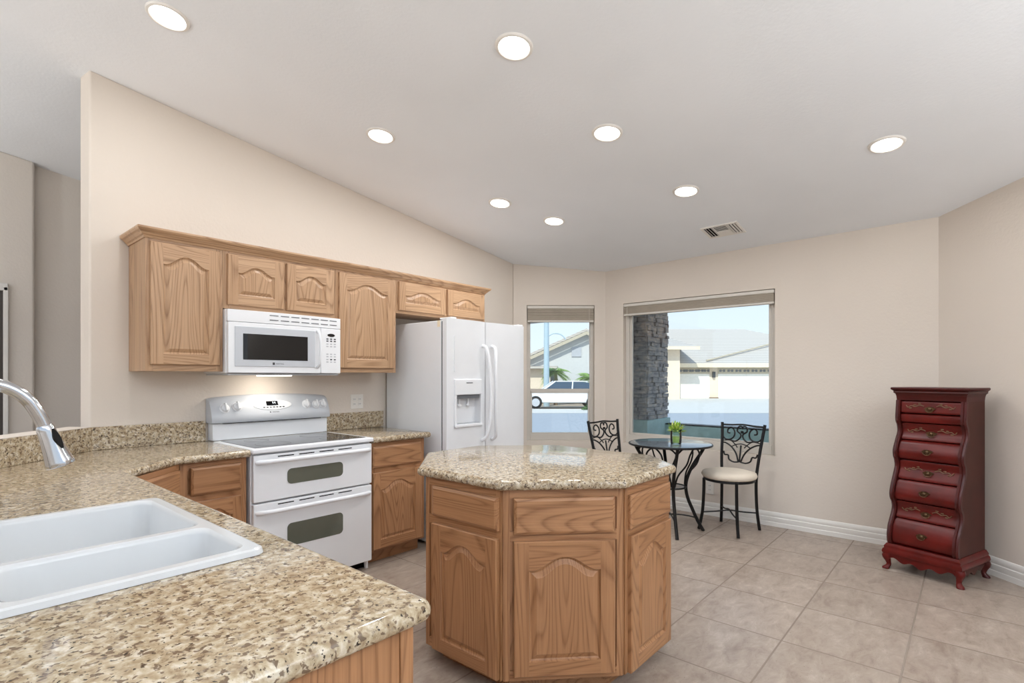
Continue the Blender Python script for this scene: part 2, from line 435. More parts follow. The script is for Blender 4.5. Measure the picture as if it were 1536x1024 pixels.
# baseboards
def baseboard(name, p0, p1, label):
    p0 = Vector(p0); p1 = Vector(p1); d = (p1 - p0).normalized(); n = Vector((d.y, -d.x)) * -1
    prof = [(0.0, 0.0), (0.016, 0.0), (0.016, 0.035), (0.013, 0.04), (0.015, 0.048), (0.015, 0.078), (0.010, 0.084), (0.012, 0.09), (0.012, 0.112), (0.005, 0.125), (0.0, 0.127)]
    rings = [[(p.x + n.x * a, p.y + n.y * a, z) for a, z in prof] for p in (p0, p1)]
    o = MB().loft(rings).build(name, 'trim_white', smooth=True, angle=30); struct(o, label, 'baseboard')
baseboard('baseboard_back', (XW - 0.001, 0.197), (XW - 0.001, YC - 0.004), 'white moulded baseboard under the large window')
baseboard('baseboard_right', (2.9, -2.062), (XW - 0.004, 0.189), 'white moulded baseboard beside the red chest')
baseboard('baseboard_corner', (XW - 0.004, YC), (4.48, W - 0.006), 'white moulded baseboard under the narrow window')

# ------------------------------------------------------------------ windows
def window(name, org, rz, L, z0, z1, label, rail=None):
    """local x along the wall (viewer's right), y outward, opening 0..L"""
    r = empty(name, (org[0], org[1], 0), rz); r['kind'] = 'structure'; r['label'] = label; r['category'] = 'window'
    y0, y1 = 0.055, 0.11; a = 0.042; bot = 0.085
    fr = MB(); fr.box(0, a, y0, y1, z0, z1); fr.box(L - a, L, y0, y1, z0, z1); fr.box(a, L - a, y0, y1, z1 - a, z1); fr.box(a, L - a, y0, y1, z0, z0 + bot)
    fr.build('frame', 'vinyl', r, bevel=0.004)
    if rail:
        sl = MB(); c = a; sl.box(c, L - c, y0 + 0.012, y1 - 0.01, rail - 0.025, rail + 0.025); sl.box(c, c + 0.02, y0 + 0.012, y1 - 0.01, z0 + bot, rail); sl.box(L - c - 0.02, L - c, y0 + 0.012, y1 - 0.01, z0 + bot, rail)
        sl.build('sash', 'vinyl', r, bevel=0.003)
    else:
        sl = MB()
        for (u0, u1, w0, w1) in ((a, a + 0.028, z0 + bot, z1 - a), (L - a - 0.028, L - a, z0 + bot, z1 - a), (a + 0.028, L - a - 0.028, z0 + bot, z0 + bot + 0.022), (a + 0.028, L - a - 0.028, z1 - a - 0.028, z1 - a)):
            sl.box(u0, u1, y0 + 0.012, y1 - 0.01, w0, w1)
        sl.build('sash', 'vinyl', r, bevel=0.003)
    MB().box(a * 0.7, L - a * 0.7, y0 + 0.028, y0 + 0.032, z0 + bot * 0.8, z1 - a * 0.7).build('pane', 'window_glass', r)
    return r
SD = Vector((XW - 4.476, YC - W)).normalized(); SA = math.atan2(SD.y, SD.x)
p = Vector((4.476, W)) + SD * SWIN[0]
window('window_1', p, SA, SWIN[1] - SWIN[0], SWIN[2], SWIN[3], 'narrow single-hung window beside the refrigerator', rail=1.183)
window('window_2', (XW, 2.866), R(-90), 2.866 - 1.339, 0.63, 2.137, 'large fixed picture window behind the bistro table')
def blind(org, rz, L, ztop, zbot, label):
    r = empty('window_blind', (org[0], org[1], 0), rz, label, 'blind')
    MB().box(0.006, L - 0.006, -0.006, 0.045, ztop - 0.034, ztop - 0.004).build('headrail', 'blind_light', r, bevel=0.003)
    mb = MB(); n = 9; z = zbot + 0.022; h = (ztop - 0.036 - z) / n
    for i in range(n):
        o = 0.005 * (i % 2)
        mb.box(0.010, L - 0.010, -0.004 + o, 0.042, z + i * h + h * 0.12, z + (i + 1) * h - h * 0.12)
    mb.build('slats', 'blind_fabric', r)
    MB().box(0.008, L - 0.008, -0.006, 0.044, zbot, zbot + 0.020).build('bottom_rail', 'blind_light', r, bevel=0.003)
    cx = L - 0.06 if L < 1 else 0.05
    MB().tube([(cx, -0.01, ztop - 0.03), (cx, -0.012, ztop - 0.5), (cx + 0.005, -0.012, 1.05 if L < 1 else 1.5)], 0.0025, 6).build('pull_cord', 'blind_light', r)
blind(p, SA, SWIN[1] - SWIN[0], 2.137, 1.952, 'short raised taupe blind at the top of the narrow window')
blind((XW, 2.866), R(-90), 2.866 - 1.339, 2.134, 2.002, 'wide raised taupe blind at the top of the large window')

# ------------------------------------------------------------------ ceiling lights and vent
TILT = (math.atan(0.01318) * -1, math.atan(0.13797), 0)
proto = None
LL = [((0.862, 2.982), 'recessed ceiling light above the sink end, nearest the pass-through opening'),
      ((1.986, 1.708), 'recessed ceiling light largest in the middle, nearest above the island'),
      ((2.086, 2.959), 'recessed ceiling light above the range and microwave'),
      ((2.863, 1.703), 'recessed ceiling light second of the middle row, beyond the island'),
      ((3.856, 0.385), 'recessed ceiling light on the right, nearest the red chest'),
      ((3.248, 2.947), 'recessed ceiling light above the front of the refrigerator'),
      ((3.761, 2.772), 'recessed ceiling light nearest the narrow window'),
      ((3.814, 1.601), 'recessed ceiling light next to the air vent')]
for i, ((x, y), lab) in enumerate(LL):
    if i == 0:
        r = empty('ceiling_light', rot=TILT)
        MB().lathe([(0.074, -0.001), (0.074, -0.004), (0.080, -0.010), (0.090, -0.008), (0.0955, -0.002), (0.0955, 0.0)], n=40).build('trim_ring', 'trim_white', r, smooth=True)
        MB().lathe([(0.0755, -0.0035), (0.0755, -0.006), (0.06, -0.0075), (0.0005, -0.008)], n=40).build('lens', 'lamp_lens', r, smooth=True)
        ld = bpy.data.lights.new('lamp', 'AREA'); ld.shape = 'DISK'; ld.size = 0.14; ld.energy = LAMP_W; ld.color = (0.96, 0.98, 1.0)
        lo = bpy.data.objects.new('lamp', ld); COL.objects.link(lo); lo.parent = r; lo.location = (0, 0, -0.012)
        proto = r
    else: r = copy_tree(proto)
    r.location = (x, y, ceil_z(x, y)); tag(r, lab, 'light', 'recessed lights in the ceiling')
# unseen uplights added to brighten the ceiling, behind camera and in dining room
def added_uplight(x, y, watts, lab):
    r = empty('fill_lamp', (x, y, 0), 0, lab, 'lamp', 'unseen lamps added for ceiling fill')
    MB().lathe([(0.14, 0.0), (0.14, 0.015), (0.03, 0.03), (0.012, 0.04), (0.012, 1.72), (0.02, 1.74)], n=24).build('stand', 'wrought_iron', r, smooth=True)
    MB().lathe([(0.02, 1.741), (0.10, 1.76), (0.17, 1.80), (0.175, 1.80), (0.105, 1.752), (0.02, 1.735)], n=32).build('lamp_shade', 'trim_white', r, smooth=True)
    l_ = bpy.data.lights.new('fill_uplight', 'AREA'); l_.shape = 'DISK'; l_.size = 0.30; l_.energy = watts; l_.color = (0.90, 0.96, 1.0)
    q = bpy.data.objects.new('fill_uplight', l_); COL.objects.link(q); q.parent = r; q.location = (0, 0, 1.81); q.rotation_euler = (R(180), 0, 0)
added_uplight(-2.9, -2.4, 150, 'unseen fill lamp added behind the camera at the left')
added_uplight(1.4, -2.7, 245, 'unseen fill lamp added behind the camera at the right')
added_uplight(-3.2, 4.2, 150, 'unseen fill lamp added in the dining room')
# vent: corners (4.478,1.49)-(4.569,1.78)-(4.774,1.721)-(4.735,1.454)
v = empty('ceiling_vent', (4.63, 1.615, ceil_z(4.63, 1.615)), rot=TILT, label='white three-way air vent register in the ceiling near the large window', cat='vent')
mb = MB(); a, b = 0.125, 0.155
for x0, x1, y0, y1 in ((-a, a, -b, -b + 0.022), (-a, a, b - 0.022, b), (-a, -a + 0.022, -b + 0.022, b - 0.022), (a - 0.022, a, -b + 0.022, b - 0.022)): mb.box(x0, x1, y0, y1, -0.012, 0.0)
mb.build('frame', 'trim_white', v, bevel=0.003)
MB().box(-a + 0.015, a - 0.015, -b + 0.015, b - 0.015, -0.004, -0.001).build('duct_opening', 'dark_gap', v)
mb = MB()
for s_ in (-1, 1):
    for k_ in range(3): 
        yy = s_ * (0.066 + 0.024 * k_); mb.extr([(yy - 0.004, -0.013), (yy + 0.008 * s_, -0.003), (yy + 0.011 * s_, -0.003), (yy, -0.013)], 0, -a + 0.022, a - 0.022)
for k_ in range(4):
    xx = -0.085 + 0.022 * k_
    mb.box(xx, xx + 0.006, -0.052, 0.052, -0.0065, -0.0045)
mb.box(0.005, a - 0.022, -0.056, 0.056, -0.013, -0.004)
mb.box(-a + 0.022, a - 0.022, -0.060, -0.053, -0.013, -0.004); mb.box(-a + 0.022, a - 0.022, 0.053, 0.060, -0.013, -0.004)
mb.build('louvre', 'trim_white', v)

# ------------------------------------------------------------------ cabinetry
def arch_pts(x0, x1, zs, rise, n=18):
    """top edge from right to left: shoulder height zs, crown zs+rise"""
    out = []
    for i in range(n + 1):
        t = 1 - 2 * i / n; q = min(1.0, abs(t) / 0.90)
        out.append((x0 + (x1 - x0) * (0.5 + t / 2), zs + rise * (0.5 * (1 + math.cos(math.pi * q ** 1.15)))))
    return out
def door(name, parent, x0, z0, w_, h_, mv, mh, yb=0.0, arch=True, t=0.020, rise=None, st=None):
    """raised-panel door; front faces local -y; back at yb"""
    sw = st or min(0.062, w_ * 0.19); rb = sw; rt = sw + 0.004
    rise = (0.055 if h_ > 0.5 else 0.045) * min(1, w_ / 0.34) if rise is None else rise
    if not arch: rise = 0
    mb = MB(); yf = yb - t
    X0, X1 = sw, w_ - sw; Z0 = rb; ZS = h_ - rt - rise
    N = 18
    top = arch_pts(X0, X1, ZS, rise, N)
    ch = 0.004
    def P(x, z, y): return (x0 + x, y, z0 + z)
    # stiles (front), split from rails; chamfered outer edge
    def quad(a, b, c, d, m): mb.add([a, b, c, d], [(0, 1, 2, 3)], m)
    for xa, xb in ((0, sw), (w_ - sw, w_)):
        ea = ch if xa == 0 else 0; eb = ch if xb == w_ else 0
        quad(P(xa + ea, ch, yf), P(xb - eb, ch, yf), P(xb - eb, h_ - ch, yf), P(xa + ea, h_ - ch, yf), 0)
    quad(P(X0, ch, yf), P(X1, ch, yf), P(X1, Z0, yf), P(X0, Z0, yf), 1)
    for i in range(N):
        (xa, za), (xb, zb) = top[i], top[i + 1]
        quad(P(xb, zb, yf), P(xa, za, yf), P(xa, h_ - ch, yf), P(xb, h_ - ch, yf), 1)
    # chamfer + sides
    c4 = [(ch, ch), (w_ - ch, ch), (w_ - ch, h_ - ch), (ch, h_ - ch)]; c5 = [(0, 0), (w_, 0), (w_, h_), (0, h_)]
    for i in range(4):
        j = (i + 1) % 4
        quad(P(*c4[i], yf), P(*c4[j], yf), P(*c5[j], yf + ch), P(*c5[i], yf + ch), 0 if i % 2 else 1)
        quad(P(*c5[i], yf + ch), P(*c5[j], yf + ch), P(*c5[j], yb), P(*c5[i], yb), 0 if i % 2 else 1)
    mb.add([P(*c, yb) for c in c5], [(0, 3, 2, 1)], 0)
    # opening outline and inward loops
    out = [(X0, Z0), (X1, Z0)] + top
    cx = (X0 + X1) / 2; wd = X1 - X0
    def inset(i_):
        r = []
        for (x, z) in out:
            nx = cx + (x - cx) * (wd - 2 * i_) / wd
            nz = z + i_ if z <= Z0 + 1e-6 else z - i_
            r.append((nx, nz))
        return r
    loops = [(0, yf), (0.004, yf + 0.007), (0.010, yf + 0.010), (0.011, yf + 0.010), (0.030, yf + 0.0025), (0.031, yf + 0.0015)]
    if w_ < 0.28: loops = [(0, yf), (0.004, yf + 0.007), (0.008, yf + 0.010), (0.030, yf + 0.002)]
    rings = [[P(x, z, y) for x, z in inset(i_)] for i_, y in loops]
    mb.loft(rings, caps=False, m=0)
    last = rings[-1]; n = len(last)
    # fill centre as vertical strips from bottom edge to arch
    zb = last[0][2]
    for i in range(2, n - 1):
        a, b = last[i], last[i + 1]
        mb.add([(b[0], a[1], zb), (a[0], a[1], zb), a, b], [(0, 1, 2, 3)], 0)
    return mb.build(name, [mv, mh], parent)
def slab(name, parent, x0, z0, w_, h_, mat, yb=0.0, t=0.020):
    yf = yb - t; e = 0.012
    A = [(x0, z0), (x0 + w_, z0), (x0 + w_, z0 + h_), (x0, z0 + h_)]; B = [(x0 + e, z0 + e), (x0 + w_ - e, z0 + e), (x0 + w_ - e, z0 + h_ - e), (x0 + e, z0 + h_ - e)]
    mb = MB(); rings = [[(x, yb, z) for x, z in A], [(x, yf + 0.008, z) for x, z in A], [(x, yf + 0.006, z) for x, z in [(a[0] + (b[0] - a[0]) * .15, a[1] + (b[1] - a[1]) * .15) for a, b in zip(A, B)]], [(x, yf, z) for x, z in B]]
    mb.loft(rings); return mb.build(name, mat, parent)

# --- upper cabinets (front plane y = 3.53, doors proud to 3.51)
YU = 3.53; DU = W - YU - 0.002
def upper(x0, x1, z0, z1, doors, label):
    r = empty('wall_cabinet', (x0, YU, z0), 0, label, 'cabinet', 'oak wall cabinets')
    L = x1 - x0; H = z1 - z0
    mb = MB(); mb.box(0, L, 0.018, DU, 0, H, 0)
    mb.build('cabinet_box', 'oak_v', r)
    # face frame
    mb = MB(); mb.box(0, 0.038, 0, 0.018, 0, H, 0); mb.box(L - 0.038, L, 0, 0.018, 0, H, 0)
    mb.box(0.038, L - 0.038, 0, 0.018, 0, 0.042, 1); mb.box(0.038, L - 0.038, 0, 0.018, H - 0.045, H, 1)
    if len(doors) > 1:
        m_ = (doors[0][1] + doors[1][0]) / 2 - x0; mb.box(m_ - 0.025, m_ + 0.025, 0, 0.018, 0.042, H - 0.045, 0)
    mb.build('face_frame', ['oak_v', 'oak_h'], r)
    for a, b, c, d in doors: door('door', r, a - x0, c - z0, b - a, d - c, 'oak_v', 'oak_h', yb=-0.0005)
ZT = 2.150
upper(0.908, 1.318, 1.375, ZT, [(0.930, 1.296, 1.412, 2.112)], 'tall oak wall cabinet at the left end with one arched door')
upper(1.320, 2.088, 1.770, ZT, [(1.342, 1.700, 1.795, 2.112), (1.722, 2.072, 1.795, 2.112)], 'short two-door oak wall cabinet directly above the microwave')
upper(2.090, 2.632, 1.375, ZT, [(2.116, 2.604, 1.408, 2.112)], 'tall oak wall cabinet between the microwave and the refrigerator')
upper(2.634, 3.670, 1.860, ZT, [(2.656, 3.158, 1.884, 2.118), (3.184, 3.650, 1.884, 2.118)], 'short wide two-door oak wall cabinet above the refrigerator')
# crown moulding with mitred return on both ends
def crown():
    prof = [(0.0, 0.0), (0.006, 0.0), (0.010, 0.010), (0.018, 0.016), (0.030, 0.030), (0.040, 0.036), (0.046, 0.046), (0.046, 0.056), (0.0, 0.056)]
    z = ZT - 0.020
    xl, xr, yf, yb = 0.908, 3.670, YU, W - 0.002
    ring = lambda f: [f(a, z + b) for a, b in prof]
    mb = MB()
    mb.loft([ring(lambda a, zz: (xl - a, yb, zz)), ring(lambda a, zz: (xl - a, yf - a, zz)), ring(lambda a, zz: (xr + a, yf - a, zz)), ring(lambda a, zz: (xr + a, yb, zz))])
    mb.box(xl, xr, yf, yb, ZT + 0.001, z + 0.056)
    o = mb.build('crown_moulding', 'oak_h'); tag(o, 'long oak crown moulding along the tops of the wall cabinets', 'moulding')
crown()

# --- base cabinets on the range wall
YB = 3.215
def base_unit(x0, x1, depth, dx, label, open_left=False):
    r = empty('base_cabinet', (x0, YB, 0), 0, label, 'cabinet', 'oak base cabinets')
    L = x1 - x0
    MB().box(0, L, 0.020, depth, 0.095, 0.872).build('cabinet_box', 'oak_low_v', r)
    MB().box(0.0, L - 0.002, 0.075, 0.10, 0.0, 0.094).build('toe_kick', 'oak_low_h', r)
    mb = MB(); mb.box(0, 0.036, 0, 0.02, 0.095, 0.872, 0); mb.box(L - 0.036, L, 0, 0.02, 0.095, 0.872, 0)
    for a, b in ((0.095, 0.13), (0.655, 0.70), (0.832, 0.872)): mb.box(0.036, L - 0.036, 0, 0.02, a, b, 1)
    mb.build('face_frame', ['oak_low_v', 'oak_low_h'], r)
    a, b = dx
    slab('drawer_front', r, a - x0, 0.692, b - a, 0.152, 'oak_low_h', yb=-0.0005)
    door('door', r, a - x0, 0.112, b - a, 0.545, 'oak_low_v', 'oak_low_h', yb=-0.0005)
base_unit(2.186, 2.665, W - YB - 0.003, (2.192, 2.628), 'oak base cabinet between the range and the refrigerator')
base_unit(0.985, 1.330, W - YB - 0.003, (1.035, 1.298), 'narrow oak base cabinet left of the range')
# diagonal corner cabinet: from (0.705,2.94) to (0.984,3.215)
ang = math.atan2(3.215 - 2.94, 0.984 - 0.705)
r = empty('corner_cabinet', (0.705, 2.94, 0), ang, 'oak corner base cabinet set diagonally beside the peninsula', 'cabinet')
Lc = math.hypot(3.215 - 2.94, 0.984 - 0.705) - 0.004
MB().prism([(0.004, 0.021), (Lc, 0.021), (Lc + 0.10, 0.16), (Lc + 0.1, 0.42), (0.0, 0.42), (-0.12, 0.16)], 0.095, 0.872).build('cabinet_box', 'oak_low_v', r)
mb = MB(); mb.box(0, 0.03, 0, 0.02, 0.095, 0.872, 0); mb.box(Lc - 0.03, Lc, 0, 0.02, 0.095, 0.872, 0)
for a, b in ((0.095, 0.13), (0.655, 0.70), (0.832, 0.872)): mb.box(0.03, Lc - 0.03, 0, 0.02, a, b, 1)
mb.build('face_frame', ['oak_low_v', 'oak_low_h'], r)
slab('drawer_front', r, 0.018, 0.692, Lc - 0.036, 0.152, 'oak_low_h', yb=-0.0005)
door('door', r, 0.018, 0.112, Lc - 0.036, 0.545, 'oak_low_v', 'oak_low_h', yb=-0.0005)
MB().box(0.0, Lc, 0.075, 0.10, 0.0, 0.094).build('toe_kick', 'oak_low_h', r)
# peninsula run
r = empty('peninsula_cabinet', (0.635, 0.80, 0), 0, 'oak peninsula base cabinet carrying the sink, near the camera', 'cabinet')
mb = MB(); mb.box(-0.86, 0, 0.006, 0.02, 0.095, 0.872); mb.box(-0.02, 0, 0.02, 2.12, 0.095, 0.872); mb.box(-0.86, -0.02, 0.02, 0.36, 0.095, 0.872)
mb.build('cabinet_box', 'oak_low_v', r)
MB().box(-0.86, -0.04, 0.05, 2.10, 0, 0.094).build('toe_kick', 'oak_low_h', r)
MB().box(-0.860, -0.030, 0.0, 0.0055, 0.095, 0.872).build('end_panel', 'oak_low_v', r)
MB().box(-0.0295, 0.0, -0.004, 0.0055, 0.095, 0.872).build('corner_stile', 'oak_low_v', r, bevel=0.002)

# --- granite tops
def bullnose_top(name, poly, z1, th, label, hole=None, nseg=5, rnd=(), exposed=None, radius=None, cat='countertop'):
    """poly CCW outer edge; exposed[i] True if edge i->i+1 is rounded. hole = rect to leave open"""
    n = len(poly); P = [Vector(p) for p in poly]; r = th / 2
    ex = exposed or [True] * n
    # round the corners listed in rnd
    pts = []; flag = []
    for i in range(n):
        a, b, c = P[i - 1], P[i], P[(i + 1) % n]
        if i in rnd or (radius and i in radius):
            rad = radius[i] if radius and i in radius else 0.03
            u = (a - b).normalized(); v_ = (c - b).normalized(); h = u.angle(v_) / 2; t = rad / math.tan(h)
            s_, e_ = b + u * t, b + v_ * t; cc = b + (u + v_).normalized() * (rad / math.sin(h))
            a0 = math.atan2((s_ - cc).y, (s_ - cc).x); a1 = math.atan2((e_ - cc).y, (e_ - cc).x)
            da = (a1 - a0 + math.pi) % (2 * math.pi) - math.pi
            for k_ in range(6): 
                q = a0 + da * k_ / 5; pts.append(cc + Vector((math.cos(q), math.sin(q))) * rad); flag.append(True)
            flag[-1] = ex[i]
        else: pts.append(b); flag.append(ex[i])
    m = len(pts)
    def off(d):
        out = []
        for i in range(m):
            a, b, c = pts[i - 1], pts[i], pts[(i + 1) % m]
            e1 = (b - a).normalized(); e2 = (c - b).normalized()
            d1 = d if flag[i - 1] else 0.0; d2 = d if flag[i] else 0.0
            n1 = Vector((-e1.y, e1.x)); n2 = Vector((-e2.y, e2.x)); cr = e1.x * e2.y - e1.y * e2.x
            if abs(cr) < 1e-4: out.append(b + n1 * d1)
            else:
                q1 = b + n1 * d1; q2 = b + n2 * d2
                t = ((q2 - q1).x * e2.y - (q2 - q1).y * e2.x) / cr
                out.append(q1 + e1 * t)
        return out
    rings = []
    for k_ in range(nseg * 2 + 1):
        a = -math.pi / 2 + math.pi * k_ / (nseg * 2)
        rings.append([(q.x, q.y, z1 - r + r * math.sin(a)) for q in off(r * (1 - math.cos(a)))])
    mb = MB()
    if hole is None: mb.loft(rings)
    else:
        mb.loft(rings, caps=False)
        for ring, up in ((rings[0], False), (rings[-1], True)):
            bm = bmesh.new(); vs = [bm.verts.new(q) for q in ring]; hv = [bm.verts.new((x, y, ring[0][2])) for x, y in hole]
            es = [bm.edges.new((vs[i], vs[(i + 1) % m])) for i in range(m)] + [bm.edges.new((hv[i], hv[(i + 1) % len(hv)])) for i in range(len(hv))]
            res = bmesh.ops.triangle_fill(bm, use_beauty=True, use_dissolve=False, edges=es)
            bm.verts.index_update(); vv = [v_.co[:] for v_ in bm.verts]; mb.add(vv, [tuple(v_.index for v_ in f.verts) for f in bm.faces]); bm.free()
        nh = len(hole); mb.add([(x, y, z1 - th) for x, y in hole] + [(x, y, z1) for x, y in hole], [(i, (i + 1) % nh, nh + (i + 1) % nh, nh + i) for i in range(nh)])
    o = mb.build(name, 'granite', smooth=True, angle=25)
    tag(o, label, cat); return o
SK = (0.04, 0.582, 1.285, 2.108)
# polygon CCW
xi = 0.676
bend = H1
bullnose_top('granite_countertop', [(-0.248, 0.775), (xi, 0.775), (xi, 2.90), (0.965, 3.172), (1.338, 3.172), (1.338, W - 0.002), (0.722, W - 0.002), (H1.x + 0.002, H1.y - 0.002)],
             0.915, 0.042, 'L-shaped speckled granite countertop holding the sink', hole=[(SK[0] + 0.02, SK[2] + 0.02), (SK[1] - 0.02, SK[2] + 0.02), (SK[1] - 0.02, SK[3] - 0.02), (SK[0] + 0.02, SK[3] - 0.02)],
             radius={1: 0.03}, exposed=[True, True, True, True, False, False, False, False])
bullnose_top('granite_countertop', [(2.182, 3.172), (2.705, 3.172), (2.705, W - 0.002), (2.182, W - 0.002)], 0.915, 0.042,
             'short granite countertop between the range and the refrigerator', radius={1: 0.012}, exposed=[True, True, False, False])
isl = [(1.600, 1.455), (1.978, 1.080), (2.462, 1.080), (2.70, 1.32), (2.70, 1.99), (2.36, 2.33), (1.95, 2.33), (1.600, 1.98)]
bullnose_top('granite_island_top', isl, 0.915, 0.042, 'octagonal speckled granite top on the island', radius={i: 0.03 for i in range(8)})
# backsplashes
def splash(poly, label):
    o = MB().prism(poly, 0.9155, 1.050).build('granite_backsplash', 'granite', bevel=0.003); tag(o, label, 'backsplash', 'granite backsplash strips')
q = 0.02
off_ = Vector((1, -1)).normalized() * q
e0 = H1 + Vector((0.003, -0.003)); e1 = Vector((0.720, W - 0.002))
splash([tuple(e0), tuple(e0 + Vector((0.02, -0.02 * 0.414 - 0.012))), (0.728, W - 0.002 - q), (1.330, W - 0.002 - q), (1.330, W - 0.002), tuple(e1)], 'long granite backsplash strip bending round the sink corner')
splash([(2.184, W - 0.022), (2.735, W - 0.022), (2.735, W - 0.002), (2.184, W - 0.002)], 'short granite backsplash strip between the range and the refrigerator')

# --- island cabinet
ic = empty('island_cabinet', (2.15, 1.70, 0), 0, 'octagonal oak island cabinet with arched doors in the middle of the kitchen', 'island')
def IL(x, y): return (x - 2.15, y - 1.70)
bod = [(1.640, 1.474), (2.010, 1.118), (2.452, 1.118), (2.66, 1.34), (2.66, 1.97), (2.34, 2.29), (1.97, 2.29), (1.640, 1.96)]
mb = MB(); mb.prism([IL(*p_) for p_ in bod], 0.078, 0.872)
mb.build('cabinet_box', 'oak_low_v', ic)
cxy = Vector((2.15, 1.70))
kk = []
for p_ in bod:
    v_ = Vector(p_) - cxy; kk.append(tuple(v_ * (1 - 0.075 / v_.length * 1.1)))
MB().prism(kk, 0.0, 0.0775).build('toe_kick', 'oak_low_h', ic)
def face(p0, p1, drawers, doors_, post=0.03, rail_lo=0.078):
    p0 = Vector(IL(*p0)); p1 = Vector(IL(*p1)); d = p1 - p0; L = d.length; a = math.atan2(d.y, d.x)
    def place(o): o.location = (p0.x, p0.y, 0); o.rotation_euler = (0, 0, a)
    e = 0.004
    mb = MB(); mb.box(e, post, -0.0, -0.0 - 0.006, 0.078, 0.872, 0); mb.box(L - post, L - e, 0, -0.006, 0.078, 0.872, 0)
    for z0, z1 in ((0.078, 0.12), (0.655, 0.70), (0.835, 0.872)): mb.box(post, L - post, 0, -0.006, z0, z1, 1)
    place(mb.build('face_frame', ['oak_low_v', 'oak_low_h'], ic))
    for (x0, x1, z0, z1) in drawers: place(slab('drawer_front', ic, x0, z0, x1 - x0, z1 - z0, 'oak_low_h', yb=-0.0065))
    for (x0, x1, z0, z1) in doors_: place(door('door', ic, x0, z0, x1 - x0, z1 - z0, 'oak_low_v', 'oak_low_h', yb=-0.0065))
L1 = 1.96 - 1.474
face((1.640, 1.96), (1.640, 1.474), [(0.066, 0.474, 0.700, 0.838)], [(0.066, 0.474, 0.082, 0.666)])
L2 = math.hypot(2.010 - 1.640, 1.474 - 1.118)
face((1.640, 1.474), (2.010, 1.118), [(0.046, L2 - 0.042, 0.688, 0.838)], [(0.046, L2 - 0.042, 0.100, 0.660)])
face((2.010, 1.118), (2.452, 1.118), [(0.028, 0.418, 0.690, 0.836)], [(0.028, 0.418, 0.078, 0.662)])

# ------------------------------------------------------------------ appliances
# --- microwave
mw = empty('microwave', (1.322, 3.465, 1.352), 0, 'white over-the-range microwave under the short oak cabinet', 'microwave')
Wm, Hm = 0.778, 0.412
MB().box(0.0, Wm, 0.03, W - 3.465 - 0.003, 0.012, Hm).build('case', 'appliance_white', mw, bevel=0.004)
def arcf(x): return -0.018 * (1 - ((x - Wm / 2) / (Wm / 2)) ** 2)
def curved(mb, x0, x1, z0, z1, yoff, t, n=14, zf=None, m=0):
    rings = []
    for i in range(n + 1):
        x = x0 + (x1 - x0) * i / n; y = arcf(x) + yoff
        rings.append([(x, y, z0), (x, y, z1), (x, y + t, z1), (x, y + t, z0)])
    mb.loft(rings, m=m)
mb = MB(); curved(mb, 0.002, Wm - 0.002, Hm - 0.077, Hm - 0.002, 0.004, 0.03); mb.build('vent_grille', 'appliance_white', mw, bevel=0.003)
mb = MB()
for row in (0.020, 0.050):
    for k_ in range(7): 
        x0 = 0.255 + k_ * 0.072; curved(mb, x0, x0 + 0.056, Hm - row - 0.006, Hm - row, 0.0025, 0.002, n=3)
mb.build('vent_slots', 'grey_print', mw)
xd = 0.612
mb = MB(); curved(mb, 0.004, xd, 0.014, Hm - 0.080, 0.0, 0.03); dm = mb.build('door', 'appliance_white', mw, bevel=0.004)
mb = MB(); curved(mb, 0.040, xd - 0.045, 0.055, Hm - 0.105, -0.004, 0.006); mb.build('door_inlay', 'appliance_panel', mw, bevel=0.003)
mb = MB(); curved(mb, 0.088, xd - 0.100, 0.098, Hm - 0.150, -0.006, 0.004); mb.build('window', 'black_gloss', mw, bevel=0.002)
mb = MB(); curved(mb, xd + 0.003, Wm - 0.004, 0.014, Hm - 0.080, 0.0, 0.03); mb.build('control_panel', 'appliance_white', mw, bevel=0.004)
hy = arcf(xd - 0.03)
mb = MB(); mb.tube(catmull([(xd - 0.026, hy - 0.002, 0.055), (xd - 0.024, hy - 0.028, 0.085), (xd - 0.020, hy - 0.036, 0.19), (xd - 0.024, hy - 0.028, 0.285), (xd - 0.026, hy - 0.002, 0.312)], 5), 0.0095, 10); mb.build('handle', 'appliance_white', mw, smooth=True)
px_ = (xd + Wm) / 2
mb = MB(); mb.lathe([(0.030, -0.002), (0.030, 0.002)], n=20)
mb.v = [(px_ + a_, arcf(px_ + a_) - 0.001 + c_ * 0.5, 0.285 + b_ * 0.38) for a_, b_, c_ in mb.v]; mb.build('display', 'black_gloss', mw)
mb = MB(); mb2 = MB()
for r_, z_ in enumerate((0.258, 0.243, 0.222, 0.205, 0.150, 0.133, 0.112, 0.095)):
    for c_ in range(3):
        x_ = px_ - 0.030 + 0.030 * c_; t_ = MB()
        t_.box(x_ - 0.008, x_ + 0.008, arcf(x_) - 0.0014, arcf(x_) + 0.003, z_ - 0.004, z_ + 0.004)
        t_.build('key', 'dark_print' if (r_ < 2 or (r_ == 6 and c_ > 0)) else 'light_grey', mw)
mb = MB(); mb.box(0.27, 0.284, arcf(0.277) - 0.0052, arcf(0.277), 0.067, 0.083); mb.build('emblem', 'dark_print', mw)
bounds_text('MAYTAG', 0.013, 'grey_print', 'logo', mw, (0.318, arcf(0.318) - 0.0052, 0.0745), (R(90), 0, 0))
MB().box(0.01, Wm - 0.01, 0.02, 0.375, 0.0, 0.0115).build('bottom_plate', 'light_grey', mw)
MB().box(0.26, 0.46, 0.10, 0.20, -0.006, -0.0005).build('light_lens', 'hood_lens', mw, bevel=0.002)
ld = bpy.data.lights.new('hood_lamp', 'AREA'); ld.shape = 'RECTANGLE'; ld.size = 0.18; ld.size_y = 0.08; ld.energy = 0.8; ld.color = (1, 0.93, 0.82)
